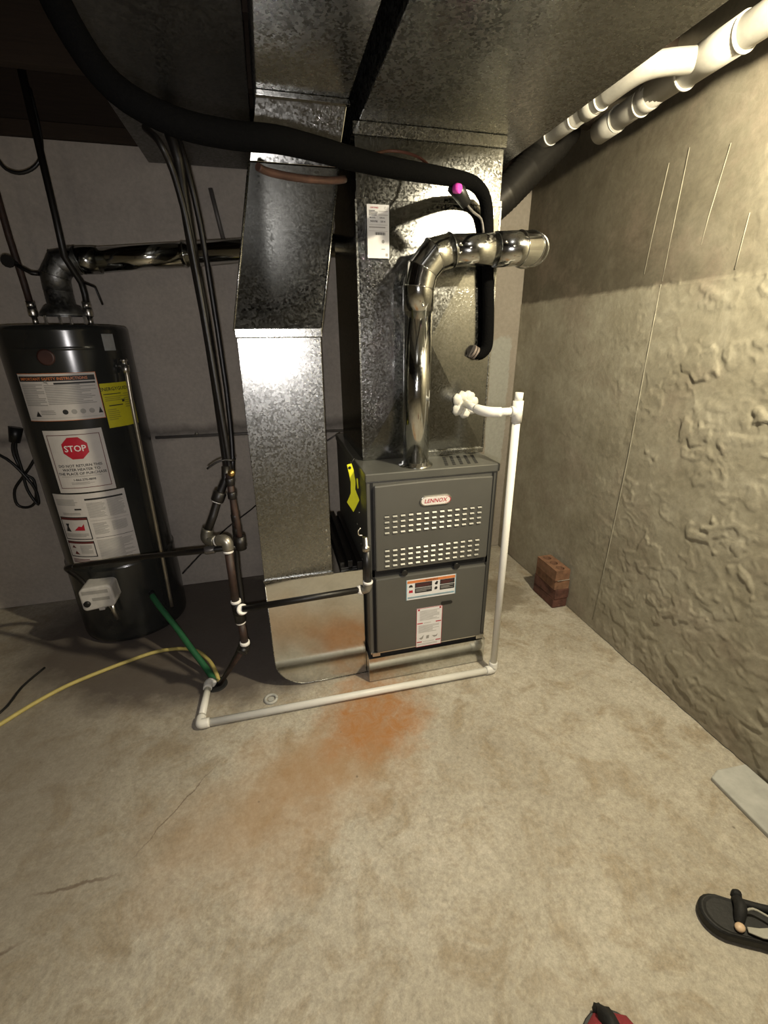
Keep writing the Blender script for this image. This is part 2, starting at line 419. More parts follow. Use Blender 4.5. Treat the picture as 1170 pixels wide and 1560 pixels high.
# ============================================================ STRUCTURE
YB, XR = 2.52, 1.46
XL, YF = -3.2, -3.4
def grid(name, mat, fn, nu, nv, origin=(0,0,0)):
    b = MB(); vs = [fn(i/nu, j/nv) for j in range(nv+1) for i in range(nu+1)]
    fs = [(j*(nu+1)+i, j*(nu+1)+i+1, (j+1)*(nu+1)+i+1, (j+1)*(nu+1)+i) for j in range(nv) for i in range(nu)]
    b.add(vs, fs, 0, True); return b.build(name, mat)
def flz(x, y):
    return .004*noise.noise(Vector((x*1.3, y*1.3, 0)))-.004
b = MB(); nx, ny = 120, 150
vs = [(XL+(XR+.3-XL)*i/nx, YF+(YB+.3-YF)*j/ny) for j in range(ny+1) for i in range(nx+1)]
b.add([(x, y, flz(x, y)) for x, y in vs], [(j*(nx+1)+i, j*(nx+1)+i+1, (j+1)*(nx+1)+i+1, (j+1)*(nx+1)+i) for j in range(ny) for i in range(nx)], 0, True)
b.box(XL, XR+.3, YF, YB+.3, -.2, -.02)
floor = struct(b.build('floor', FLOOR))
# right wall: trowelled lumps below, smoother above
def wr(u, v):
    y = YF+(YB-YF)*u; z = 2.5*v
    p = Vector((y, z, 0))
    q = Vector((y*6.5, z*9, 2.0)); q += Vector((noise.noise(p*14), noise.noise(p*14+Vector((9, 3, 1))), 0))*.55
    q += Vector((noise.noise(p*40), noise.noise(p*40+Vector((2, 8, 1))), 0))*.22
    n1 = noise.noise(q); n2 = noise.noise(q*2.1+Vector((4, 1, 7))); n3 = noise.noise(q*.45+Vector((1, 1, 5)))
    st = lambda a, k: 1/(1+math.exp(-max(-30, min(30, a*k))))
    step = st(n1-.20, 40)*.0038*(.5+1.2*max(0, min(1, .5+n3)))+st(n2-.30, 30)*.0020+st(-n1-.34, 34)*.0022
    lo = min(1, max(0, (1.75-y)/.5)); hi = min(1, max(0, (1.3-y)/.3))*.8
    amt = lo if z < 1.56 else hi
    amt = .12+.88*amt
    led = .003 if z < 1.55+.004*noise.noise(p*9) else 0
    return (XR-led-step*amt-.003*noise.noise(p*2.2)-.0012*noise.noise(p*30)*amt, y, z)
# finer cells where the camera looks
b = MB(); us = [YF+(.3-YF)*i/40 for i in range(40)]+[.3+1.7*i/380 for i in range(381)]+[2.0+(YB-2.0)*i/40 for i in range(1, 41)]; vs_ = [2.5*j/420 for j in range(421)]
pts = [wr((y-YF)/(YB-YF), z/2.5) for z in vs_ for y in us]; n_ = len(us)
b.add(pts, [(j*n_+i, (j+1)*n_+i, (j+1)*n_+i+1, j*n_+i+1) for j in range(420) for i in range(n_-1)], 0, True)
b.box(XR+.02, XR+.2, YF, YB+.2, 0, 2.5)
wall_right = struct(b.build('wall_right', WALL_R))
def seam(pts, r=.0017):
    o = MB().tube(pts, r, 6).build('form_seam', WALL_SEAM, wall_right); return o
WALL_SEAM = plain('pale_seam_ridge', (.34, .32, .25), .85, var=.25, scale=40)
seam([(1.4545, 1.53, .05), (1.4545, 1.518, .40), (1.4548, 1.512, .90), (1.4548, 1.52, 1.30), (1.4555, 1.523, 1.555)])
seam([(1.459, 1.524, 1.565), (1.459, 1.522, 1.97)], .0015)
seam([(1.459, 1.60, 1.95), (1.4592, 1.61, 1.80), (1.459, 1.62, 1.60)], .0014)
seam([(1.459, 1.364, 1.93), (1.459, 1.385, 1.74), (1.459, 1.39, 1.66)], .0014)
seam([(1.458, 1.242, 1.72), (1.458, 1.244, 1.57)], .0014)
struct(MB().box(XL-.2, XR+.2, YB, YB+.2, 0, 2.16).build('wall_back', WALL_B))
struct(MB().box(XL-.2, XL, YF, YB+.2, 0, 2.5).build('wall_left', CONC))
struct(MB().box(XL-.2, XR+.2, YF-.2, YF, 0, 2.5).build('wall_front', CONC))
ceiling = struct(MB().box(XL-.2, XR+.2, YF-.2, YB+.2, 2.42, 2.5).build('ceiling', WOOD2))
y = YF+.2; 
while y < YB-.1:
    MB().box(XL, XR+.1, y, y+.04, 2.215, 2.419).build('joist', WOOD, ceiling, .002); y += .405
struct(MB().box(XL, XR+.1, YB-.02, YB+.14, 2.162, 2.215).build('trim_sill_plate', WOOD, None, .002))
struct(MB().box(XL, XR+.1, YB+.10, YB+.14, 2.216, 2.419).build('trim_rim_board', WOOD))
struct(MB().box(XR+.02, XR+.14, YF, YB-.03, 2.5, 2.54).build('trim_side_plate', WOOD))
# grey mortar patch at the foot of the right wall, round plug ring
b = MB(); ol = [(1.292, .726), (1.335, .742), (1.448, .735), (1.448, .05), (1.27, .05), (1.278, .30), (1.288, .53)]
b.prism(ol, -.006, .010, 'z'); o = b.build('trim_mortar_patch', PATCHM, None, .004); struct(o)
b = MB(); b.tube([(-.131+.023*math.cos(a*PI/9), 1.458+.023*math.sin(a*PI/9), .001) for a in range(19)], .006, 8)
b.tube([(-.131, 1.458, -.003), (-.131, 1.458, .001)], .012, 12)
struct(b.build('trim_floor_plug', PATCHM))

# ============================================================ FURNACE
F = thing('furnace', (.55, 1.445, 0), 'grey upright gas furnace with louvred door and red-lettered badge', 'furnace')
b = MB(); b.box(.292, .806, 1.445, 2.17, .150, .905)
b.build('cabinet', GREY_PAINT, F, .003)
b = MB(); b.box(.288, .810, 1.438, 2.172, .905, .936)
b.build('top_cap', GREY_TOP, F, .004)
b = MB()
for i in range(5):
    for j in range(9): b.box(.60+.03*(i % 5)+.004*j, .612+.03*(i % 5)+.004*j, 1.468+.014*j, 1.474+.014*j, .9362, .9372)
lab(b.build('vent_slot', DARK, F), 'rows of small slots punched in the top')['kind'] = 'stuff'
# plinth: shiny galvanised tray
b = MB(); b.box(.284, .818, 1.448, 2.17, .0, .122)
lab(b.build('plinth', FLUE, F, .002), 'shiny galvanised base')
b = MB(); b.box(.292, .806, 1.456, 2.16, .122, .150); b.build('shadow_gap', DARK, F)
b = MB(); b.box(.292, .806, 1.440, 1.447, .150, .158); b.box(.298, .330, 1.434, 1.444, .142, .160); b.box(.765, .80, 1.434, 1.444, .140, .160)
lab(b.build('bottom_rail', SILVER, F, .001), 'bright metal rail')
# recess frame behind the doors
b = MB(); b.box(.306, .316, 1.4425, 1.446, .16, .90); b.box(.782, .790, 1.4425, 1.446, .16, .90); b.box(.306, .79, 1.4425, 1.446, .518, .548)
b.build('door_gap', DARK, F)
# upper door with slots cut as louvres
UD = MB(); n = 16
pts_top = []
def door(x0, x1, z0, z1, y0, crown):
    b = MB(); ol = [(x0, z0), (x1, z0)]
    for i in range(n+1):
        t = 1-i/n; ol.append((x0+(x1-x0)*t, z1+crown*4*t*(1-t)))
    b.prism(ol, y0, y0+.018, 'y'); return b
ud = door(.318, .778, .548, .892, 1.427, .004).build('upper_door', GREY_PAINT, F, .005)
b = MB()
for blk in (.741, .602):
    for r in range(4):
        for c in range(13):
            x = .362+c*.0307; z = blk+.0325-r*.0215
            b.add([(x-.0085, 1.4266, z+.0045), (x+.0085, 1.4266, z+.0045), (x+.0085, 1.4266, z-.003), (x-.0085, 1.4266, z-.003)], [(0, 1, 2, 3)], 1)
            b.add([(x-.0085, 1.4262, z+.0015), (x+.0085, 1.4262, z+.0015), (x+.0085, 1.4215, z-.0035), (x-.0085, 1.4215, z-.0035), (x+.0085, 1.4268, z-.0048), (x-.0085, 1.4268, z-.0048)], [(0, 1, 2, 3), (3, 2, 4, 5)], 0)
lv = b.build('louvre', [plain('louvre_lip', (.10, .098, .088), .36, .4), DARK], ud); lv['kind'] = 'stuff'
# badge
def yplane(x0, z0, yy): return lambda u, v, h: (x0+u, yy-h, z0+v)
b = MB(); ol = []
for i in range(32):
    a = 2*PI*i/32; ca, sa = math.cos(a), math.sin(a)
    ol.append((.550+.040*(1 if ca > 0 else -1)*(abs(ca) > 1e-6)+.022*ca, .820+.0195*sa))
b.prism(ol, 1.4215, 1.428, 'y')
bd = lab(b.build('badge', [SILVER], ud, .0015), 'oval silver badge')
b = MB(); ol2 = [(.550+(x-.550)*.93, .820+(z-.820)*.82) for x, z in ol]; b.prism(ol2, 1.4208, 1.4216, 'y')
b.v = b.v; pl = b.build('badge_face', plain('badge_face_silver', (.66, .62, .58), .4), bd)
V_, F_ = text_geo('LENNOX'); wd = max(q[0] for q in V_)
b = MB(); b.add([(.503+(x+.22*y_)*.0215/1.0, 1.4204, .8128+y_*.0215) for x, y_ in V_], F_)
# swoosh ring around the right end of the word
arc = [(.588+.020*math.cos(t), 1.4203, .820+.0145*math.sin(t)) for t in [(-.55+1.1*i/10)*PI for i in range(11)]]
for i in range(10):
    p, q = Vector(arc[i]), Vector(arc[i+1]); wdt = .0022*math.sin((i+.5)/10*PI)+.0006
    m_ = Vector((.584, 1.4203, .820)); 
    b.add([p, q, q+(m_-q).normalized()*wdt, p+(m_-p).normalized()*wdt], [(0, 1, 2, 3)])
b.build('badge_lettering', plain('badge_red', (.36, .01, .03), .4), bd)
ld = door(.316, .780, .163, .512, 1.428, .003).build('lower_door', GREY_PAINT, F, .005)
for x in (.431, .649):
    b = MB(); b.lathe((x, 1.430, .528), [(.012, -.008), (.012, .004), (.007, .012)], 16, 'y'); b.build('door_latch', BLACK_PLASTIC, F)
b = MB(); ol = [(.614+.018*(1 if math.cos(a) > 0 else -1)+.007*math.cos(a), .3605+.0075*math.sin(a)) for a in [2*PI*(i+.5)/16 for i in range(16)]]
b.prism(ol, 1.4255, 1.429, 'y'); lab(b.build('sight_glass', BLACK_PLASTIC, ld), 'small dark oval window')
W, Hh = .211, .092
it = [('r', .004, Hh-.016, W-.004, Hh-.004, ORANGE), ('t', 'WARNING', W*.5, Hh-.0135, .011, INK, 1.0, 1),
      ('r', .004, .028, .034, Hh-.017, PAPER_W), ('r', .110, .028, .140, Hh-.017, PAPER_W),
      ('r', .036, .028, .108, Hh-.017, INK), ('r', .142, .028, W-.006, Hh-.017, INK),
      ('r', .004, .051, W-.006, .053, PAPER_W, 2),
      ('p', [(.010, .058), (.028, .058), (.024, .068), (.018, .070), (.012, .066)], INK, 2), ('p', [(.010, .033), (.028, .033), (.026, .046), (.019, .044), (.012, .046)], RED, 2),
      ('p', [(.122, .056), (.131, .056), (.134, .070), (.127, .072), (.119, .062)], INK, 2), ('p', [(.119, .033), (.130, .034), (.132, .044), (.125, .048), (.119, .042)], INK, 2),
      ('lines', .040, .056, .104, .072, .005, DKRED, 2), ('lines', .040, .031, .104, .049, .005, INK_GREY, 2), ('lines', .146, .056, .200, .072, .005, DKRED, 2), ('lines', .146, .031, .200, .049, .005, INK_GREY, 2),
      ('r', .006, .006, W-.006, .014, BLUE, 1), ('r', .0, .0, .003, Hh, BLUE), ('r', W-.003, 0, W, Hh, BLUE), ('lines', .012, .007, .19, .013, .005, INK_GREY, 3)]
lab(sticker('warning_label', ld, yplane(.439, .399, 1.428), W, Hh, it, PAPER_W, seg=1), 'orange, black and blue warning label')
W, Hh = .113, .193
it = [('r', 0, 0, .0018, Hh, RED), ('r', W-.0018, 0, W, Hh, RED), ('r', 0, Hh-.002, W, Hh, RED), ('r', 0, 0, W, .002, RED),
      ('r', .006, Hh-.012, .014, Hh-.004, RED), ('r', W-.014, Hh-.012, W-.006, Hh-.004, RED),
      ('lines', .014, .128, .10, .182, .0055, INK_LIGHT), ('r', .004, .116, .028, .121, RED), ('r', W-.028, .116, W-.004, .121, RED), ('lines', .032, .114, .078, .122, .005, INK_LIGHT),
      ('lines', .010, .066, .10, .110, .0055, INK_LIGHT), ('p', [(.012, .044), (.024, .048), (.034, .060), (.030, .040), (.022, .036)], INK_GREY), ('p', [(.044, .038), (.056, .038), (.058, .054), (.046, .054)], INK_GREY),
      ('p', [(.070, .050), (.080, .040), (.092, .042), (.096, .056), (.088, .048)], INK_GREY), ('r', .004, .022, .026, .027, RED), ('r', W-.026, .022, W-.004, .027, RED), ('lines', .03, .020, .08, .028, .005, INK_LIGHT), ('lines', .006, .004, .095, .018, .005, INK_LIGHT)]
lab(sticker('instruction_label', ld, yplane(.484, .158, 1.428), W, Hh, it, PAPER_W, seg=1), 'white instruction label with red border')
# left side rows of screws, igniter wire loop
for p in ((.2915, 1.62, .86), (.2915, 1.60, .73), (.2915, 1.66, .80), (.2915, 1.58, .60), (.2915, 1.56, .54), (.2915, 1.75, .90), (.2915, 1.65, .66)):
    b = MB(); b.lathe(p, [(.004, -.002), (.004, .0005)], 8, 'x'); b.build('screw', SILVER, F)

# ============================================================ SUPPLY PLENUM (cross-broken front) + trunk
PL = thing('supply_plenum', (.57, 1.86, .936), 'tall galvanised plenum standing on top of the furnace', 'duct')
def crossbroken(x0, x1, z0, z1, y, yb, dep, xt0=None, xt1=None):
    xt0 = x0 if xt0 is None else xt0; xt1 = x1 if xt1 is None else xt1
    c = ((x0+x1)/2, y-dep, (z0+z1)/2)
    v = [(x0, y, z0), (x1, y, z0), (xt1, y, z1), (xt0, y, z1), c, (x0, yb, z0), (x1, yb, z0), (xt1, yb, z1), (xt0, yb, z1)]
    return MB().add(v, [(0, 1, 4), (1, 2, 4), (2, 3, 4), (3, 0, 4), (0, 3, 8, 5), (1, 6, 7, 2), (5, 8, 7, 6), (0, 5, 6, 1), (3, 2, 7, 8)])
crossbroken(.318, .826, .937, 1.800, 1.622, 2.10, .020).build('lower_panel', GALV_DARK, PL, .0015)
b = MB().box(.322, .824, 1.626, 2.10, 1.8005, 1.955); b.build('upper_section', GALV_DARK, PL, .0015)
b = MB().box(.316, .828, 1.616, 2.104, 1.955, 1.987); b.build('top_collar', GALV, PL, .001)
b = MB().box(.318, .828, 1.6205, 1.628, 1.792, 1.810); b.build('seam_strip', GALV_DARK, PL, .001)
b = MB().box(.556, .820, 1.612, 1.622, .937, .957); lab(b.build('bottom_flange', GALV, PL, .001), 'bright folded flange')
for x in (.3165, .8215): MB().box(x, x+.006, 1.6195, 1.629, .95, 1.79).build('corner_seam', GALV, PL)
W, Hh = .073, .150
it = [('t', 'CERTIFIED', .024, Hh-.011, .006, RED), ('t', 'C', .060, Hh-.012, .009, INK_GREY), ('lines', .006, .116, .035, .136, .004, INK), ('r', .038, .131, .069, .1325, INK_GREY), ('r', .038, .121, .069, .1225, INK_GREY),
      ('t', 'MODEL', .018, .112, .006, INK), ('t', 'SERIAL', .050, .112, .006, INK), ('t', '94W98', .022, .101, .008, INK), ('t', '5814', .052, .101, .008, INK),
      ('r', .006, .094, .068, .0948, INK_GREY), ('lines', .006, .080, .060, .092, .006, INK_GREY), ('r', .006, .0765, .068, .0773, INK_GREY),
      *[('r', .026+.0024*i, .066, .0272+.0024*i+(.0006 if i % 3 else 0), .074, INK) for i in range(14)],
      ('p', [(.052+.005*math.cos(a), .048+.0055*math.sin(a)) for a in [2*PI*i/10 for i in range(10)]], INK_GREY), ('lines', .046, .022, .064, .030, .005, INK_GREY), ('r', .060, .006, .068, .014, INK_GREY)]
lab(sticker('rating_label', PL, yplane(.352, 1.626, 1.6085), W, Hh, it, PAPER_W, seg=1), 'white printed label')
# putty round the drain opening
b = MB()
for (dx, dz, r) in ((-.03, .02, .022), (-.012, .032, .020), (.014, .028, .024), (.032, .012, .02), (.028, -.018, .02), (0, -.03, .022), (-.03, -.018, .022), (0, 0, .026), (-.018, 0, .02), (.018, .004, .02)):
    b.ball((.728+dx, 1.606, 1.135+dz), (r, .016, r), 0, 12, 8, .35)
lab(b.build('putty_seal', PUTTY, PL), 'lumpy white putty')

TR = thing('supply_trunk_duct', (.64, 0, 1.99), 'wide galvanised duct under the ceiling, right of the dark gap', 'duct')
b = MB().box(.335, .948, .42, 2.10, 1.988, 2.213); b.build('duct_section', GALV_TRUNK, TR, .002)
b = MB().box(.335, .948, -3.2, .418, 1.988, 2.213); b.build('duct_section', GALV_TRUNK, TR, .002)
b = MB().box(.332, .951, .395, .44, 1.984, 2.214); b.build('drive_cleat', GALV_DARK, TR, .001)

# ============================================================ RETURN DUCT
RT = thing('return_duct', (.03, 1.75, 0), 'narrow galvanised duct dropping left of the furnace into a rounded boot', 'duct')
arc = [(.035-.135*math.cos(t), .135-.135*math.sin(t)) for t in [PI/2*i/10 for i in range(11)]]
ol = [(-.100, .52)]+[(x, z) for x, z in arc]+[(.283, 0.0), (.283, .52)]
b = MB().prism(ol, 1.51, 2.08, 'y'); bt = b.build('boot', FLUE, RT, .0015); lab(bt, 'mirror-bright boot with a rounded heel')
b = MB(); arcs = [(-.100, .50)]+[(.035-.135*math.cos(t), .137-.135*math.sin(t)) for t in [PI/2*i/12 for i in range(13)]]+[(.283, .002)]
b.tube([(x, 1.510, z) for x, z in arcs], .0016, 6); b.build('edge_seam', GALV, bt)
b = MB().box(-.104, .164, 1.505, 1.512, .518, .530); b.build('drive_cleat', GALV, RT, .001)
b = MB().hexa([(-.100, 1.512, .52), (.160, 1.512, .52), (.160, 2.06, .52), (-.100, 2.06, .52)], [(-.089, 1.512, 1.385), (.170, 1.512, 1.385), (.170, 2.04, 1.385), (-.089, 2.04, 1.385)])
b.build('vertical_section', GALV, RT, .0015)
b = MB().box(-.093, .174, 1.505, 2.045, 1.385, 1.412); b.build('drive_cleat', GALV, RT, .002)
b = MB().hexa([(-.092, 1.510, 1.412), (.172, 1.510, 1.412), (.172, 2.04, 1.412), (-.092, 2.04, 1.412)], [(.005, 1.60, 1.86), (.262, 1.60, 1.86), (.262, 2.05, 1.86), (.005, 2.05, 1.86)])
tr_ = b.build('offset_section', GALV_DARK, RT, .0015)
for a, c in (((-.094, 1.508, 1.405), (.003, 1.598, 1.862)), ((.174, 1.508, 1.405), (.264, 1.598, 1.862))):
    b = MB(); b.tube([a, c], .0035, 6); b.build('corner_seam', GALV, tr_)
b = MB().hexa([(.005, 1.60, 1.862), (.262, 1.60, 1.862), (.262, 2.05, 1.862), (.005, 2.05, 1.862)], [(.040, 1.56, 2.006), (.292, 1.56, 2.006), (.292, 2.05, 2.006), (.040, 2.05, 2.006)])
b.build('upper_section', GALV_DARK, RT, .0015)
b = MB().box(.036, .296, 1.545, 1.562, 1.994, 2.006); b.build('drive_cleat', GALV_DARK, RT, .001)
b = MB().box(.040, .292, -3.2, 2.05, 2.007, 2.213); b.build('trunk_section', GALV_TRUNK, RT, .0015)
# filter rack on the boot's top, beside the furnace
b = MB().box(.196, .214, 1.54, 2.08, .520, .545).box(.226, .246, 1.53, 2.08, .520, .556).box(.262, .283, 1.52, 2.08, .520, .552)
b.box(.196, .283, 1.53, 2.08, .5201, .528)
lab(b.build('filter_rack', BLACK_IRON, RT, .002), 'black slotted filter rack')
for k in range(4):
    b = MB(); b.lathe((.150-.001*k, 1.509, .60+.035*k), [(.0035, -.002), (.003, .003)], 8, 'y'); b.build('screw', SILVER, RT)
b = MB().box(-.42, .022, -3.2, 2.50, 2.10, 2.213)
tag(b.build('ceiling_duct_panel', GALV_OLD, None, .003, (-.2, 0, 2.10)), 'dull grey sheet-metal joist panel at ceiling left of the narrow return duct', 'duct')

# ============================================================ FURNACE VENT PIPE
VP = thing('furnace_vent_pipe', (.497, 1.512, .936), 'shiny round metal vent pipe rising from furnace top and elbowing right', 'pipe')
b = MB().tube([(.497, 1.512, .938), (.497, 1.512, 1.47)], .0475, 40); b.build('riser', FLUE, VP)
b = MB().lathe((.497, 1.512, .936), [(.064, .0), (.064, .004), (.052, .006), (.050, .016)], 32); b.build('collar', FLUE, VP)
# gored elbows are kept faceted along their length
def gored(pts_, parent, mat, r=.051, n=40):
    P = [Vector(p) for p in pts_]; D = [(P[i+1]-P[i]).normalized() for i in range(len(P)-1)]
    T = [D[0]]+[(D[i]+D[i+1]).normalized() for i in range(len(D)-1)]+[D[-1]]
    u = D[0].orthogonal().normalized()
    for i, d in enumerate(D):
        u = (u-d*u.dot(d)).normalized(); w_ = d.cross(u); rings = []
        for p, t in ((P[i], T[i]), (P[i+1], T[i+1])):
            rg = []
            for j in range(n):
                a = 2*PI*j/n; q = (u*math.cos(a)+w_*math.sin(a))*r; rg.append(p+q-d*(q.dot(t)/d.dot(t)))
            rings.append(rg)
        b = MB(); b.add(rings[0]+rings[1], [(j, (j+1) % n, n+(j+1) % n, n+j) for j in range(n)], 0, True)
        if i in (0, len(D)-1): b.add(rings[0 if i == 0 else 1], [list(range(n))])
        o = b.build('elbow_gore', mat, parent)
        c = P[i+1]; MB().tube([c+(q-c)*1.012 for q in rings[1]]+[c+(q-c)*1.012 for q in rings[1][:1]], .0016, 6, caps=False).build('gore_seam', mat, o)
gored([(.497, 1.512, 1.46), (.497, 1.512, 1.53), (.509, 1.512, 1.580), (.548, 1.512, 1.625), (.605, 1.512, 1.640)], VP, FLUE)
b = MB().tube([(.595, 1.512, 1.638), (.790, 1.512, 1.648)], .0475, 40); b.build('horizontal_run', FLUE, VP)
gored([(.760, 1.512, 1.646), (.848, 1.513, 1.652), (.895, 1.528, 1.656), (.928, 1.565, 1.660), (.940, 1.64, 1.664)], VP, FLUE, .052)
b = MB().tube([(.940, 1.63, 1.664), (.940, 2.16, 1.74), ], .0475, 32); b.build('back_run', FLUE, VP)
for p in ((.497, 1.461, 1.475), (.615, 1.461, 1.65), (.615, 1.462, 1.625), (.77, 1.460, 1.66)):
    MB().ball(p, .004).build('screw', SILVER, VP)

# ============================================================ WATER HEATER
HX, HY, HR = -.82, 2.25, .235
WH = thing('water_heater', (HX, HY, 0), 'dark grey cylindrical water heater with paper labels and a stop sign sticker', 'water heater')
b = MB().lathe((HX, HY, 0), [(.225, .004), (.238, .012), (.241, .03), (.241, .036), (.241, .400), (.241, .405), (.236, .41), (HR, .415), (HR, .42), (HR, 1.348), (HR, 1.352), (HR+.001, 1.354), (HR+.001, 1.358), (HR, 1.360), (HR, 1.364), (HR, 1.420), (HR, 1.425), (.228, 1.438), (.20, 1.442), (.02, 1.446)], 96)
b.build('tank', TANK, WH)
def cyl(deg0, z0): 
    a0 = math.radians(deg0)
    def f(u, v, h):
        a = a0+u/HR; r = HR+h+.0006
        return (HX+r*math.sin(a), HY-r*math.cos(a), z0+v)
    return f
dg = lambda d: math.radians(d)*HR
W, Hh = dg(69), .182
it = [('r', .004, Hh-.030, W-.006, Hh-.010, INK), ('t', 'IMPORTANT SAFETY INSTRUCTIONS', W*.47, Hh-.025, .0145, ORANGE, 1.0, 1),
      ('r', W*.48, Hh-.042, W-.008, Hh-.035, INK), ('lines', .008, .055, .095, .145, .0065, INK_GREY), ('lines', .10, .062, W-.01, .142, .0065, INK_GREY), ('lines', .06, .020, .115, .045, .0065, INK_GREY),
      ('p', [(.035, .018), (.058, .018), (.048, .040)], INK), ('p', [(.10, .148), (.118, .140), (.112, .158)], INK_GREY)]
for q in range(4): it.append(('p', [(.150+.030*q+.010*math.cos(a), .034+.010*math.sin(a)) for a in [2*PI*i/12 for i in range(12)]], (INK, INK_GREY, INK_GREY, INK_GREY)[q]))
it.append(('p', [(.262, .022), (.278, .022), (.270, .046)], INK)); it.append(('lines', .008, .004, W-.01, .016, .006, INK_LIGHT))
it += [('r', 0, 0, W, .0018, ORANGE), ('r', W-.002, 0, W, Hh, ORANGE), ('r', 0, Hh-.0018, W, Hh, ORANGE)]
lab(sticker('instruction_label', WH, cyl(-33, 1.086), W, Hh, it, PAPER), 'wide white instruction label with black heading')
W, Hh = dg(35), .180
it = [('t', 'ENERGYGUIDE', W*.42, Hh-.030, .0195, INK, 1.0, 1), ('r', .006, Hh-.045, W*.55, Hh-.042, INK), ('lines', .008, .105, W*.7, .130, .007, plain('olive_print', (.30, .27, .03), .6)), ('r', .018, .088, .078, .092, INK), ('lines', .008, .030, .06, .080, .008, plain('olive_print_b', (.33, .30, .03), .6)),
      ('r', W-.030, .058, W-.012, .068, INK), ('r', W*.54, .100, W*.62, .112, INK), ('lines', W*.62, .075, W-.008, .140, .009, plain('olive_print_c', (.33, .30, .03), .6))]
lab(sticker('energy_label', WH, cyl(37, 1.040), W, Hh, it, YEL_LABEL), 'bright yellow energy label')
lab(sticker('small_sticker', WH, cyl(50, 1.345), dg(12.5), .063, [('lines', .004, .006, .045, .058, .006, INK_GREY)], plain('grey_sticker', (.30, .31, .30), .4)), 'small pale grey sticker')
W, Hh = dg(53), .265
oc = (W*.50, Hh-.075)
it = [('r', .012, Hh-.021, W-.012, Hh-.0185, DKRED), ('r', .012, .020, W-.012, .0225, DKRED), ('r', .012, .020, .0145, Hh-.0185, DKRED), ('r', W-.0145, .020, W-.012, Hh-.0185, DKRED),
      ('p', [(oc[0]+.050*math.cos(PI/8+PI/4*i), oc[1]+.049*math.sin(PI/8+PI/4*i)) for i in range(8)], RED), ('t', 'STOP', oc[0], oc[1]-.013, .036, PAPER_W, .92, 2),
      ('t', 'DO NOT RETURN THIS', W*.5, .112, .0155, INK), ('t', 'WATER HEATER TO', W*.5, .095, .0155, INK), ('t', 'THE PLACE OF PURCHASE', W*.5, .078, .0155, INK),
      ('lines', .028, .066, W-.03, .074, .004, INK_GREY), ('t', '1-866-270-4898', W*.52, .052, .013, INK), ('lines', .060, .034, W-.06, .048, .004, INK_GREY)]
lab(sticker('stop_sign_label', WH, cyl(-23.5, .783), W, Hh, it, PAPER), 'white sheet with a red octagonal stop sign')
W, Hh = dg(72), .340
X2 = W*.47
it = [('r', X2, Hh-.030, W-.012, Hh-.022, INK), ('lines', X2+.002, .225, X2+.070, .300, .005, INK_GREY), ('lines', X2+.080, .225, W-.014, .308, .005, INK_GREY), ('r', X2, .214, W-.008, .2155, INK_GREY),
      ('lines', X2+.006, .145, X2+.066, .205, .005, INK_GREY), ('lines', X2+.078, .155, W-.02, .205, .005, INK_GREY), ('r', X2+.004, .132, W-.006, .134, INK), ('lines', X2+.004, .012, W-.012, .124, .0055, INK_GREY),
      ('lines', .012, .285, X2-.03, .320, .006, INK_GREY), ('r', X2-.050, .268, X2-.022, .275, INK), ('lines', .03, .244, X2-.03, .258, .006, INK_GREY)]
def frame(u0, v0, u1, v1, t, m): return [('r', u0, v0, u1, v0+t, m), ('r', u0, v1-t, u1, v1, m), ('r', u0, v0, u0+t, v1, m), ('r', u1-t, v0, u1, v1, m)]
it += frame(.006, .128, X2-.008, .236, .004, INK)+[('r', .010, .222, X2-.012, .232, DKRED, 1), ('p', [(.022, .168), (.045, .166), (.038, .190), (.044, .205), (.026, .204), (.030, .190)], INK), ('p', [(.062, .172), (.108, .172), (.110, .204), (.098, .190), (.085, .192), (.076, .184)], RED), ('lines', .016, .138, X2-.02, .160, .006, INK_GREY)]
it += frame(.006, .042, X2-.008, .120, .004, INK)+[('r', .010, .108, X2-.012, .117, DKRED, 1), ('p', [(.024, .088), (.044, .086), (.034, .100)], DKRED), ('p', [(.030, .056), (.054, .054), (.040, .072)], DKRED), ('lines', .064, .054, X2-.022, .102, .006, INK_GREY), ('lines', .010, .010, X2-.012, .034, .007, DKRED)]
lab(sticker('information_sheet', WH, cyl(-35.5, .436), W, Hh, it, PAPER), 'large information sheet with boxed warnings')
# gas control valve
def hz(deg, r): a = math.radians(deg); return (HX+r*math.sin(a), HY-r*math.cos(a))
x, yv = hz(-8, HR)
b = MB(); ol = [(x-.068, .262), (x-.058, .250), (x+.060, .262), (x+.070, .285), (x+.066, .360), (x+.052, .372), (x-.052, .366), (x-.068, .350)]
b.prism(ol, yv-.085, yv+.02, 'y'); gv = lab(b.build('gas_valve', VALVE_WHITE, WH, .008), 'white gas control valve')
b = MB().lathe((x-.043, yv-.088, .290), [(.014, .01), (.014, -.006), (.009, -.008)], 16, 'y'); b.build('igniter_button', BLACK_PLASTIC, gv)
b = MB().box(x-.055, x+.05, yv-.0862, yv-.085, .335, .352).box(x-.02, x+.05, yv-.0862, yv-.085, .30, .315); b.build('valve_print', INK_GREY, gv)
b = MB().tube([(x+.036, yv-.05, .262), (x+.040, yv-.055, .22), (x+.046, yv-.05, .17)], .010, 12).tube([(x+.01, yv-.03, .262), (x+.028, yv-.02, .18)], .006, 10); b.build('pilot_tube', SILVER, WH)
b = MB().box(x-.03, x-.005, yv-.03, yv+.0, .215, .245); b.build('tube_clip', VALVE_WHITE, WH, .002)
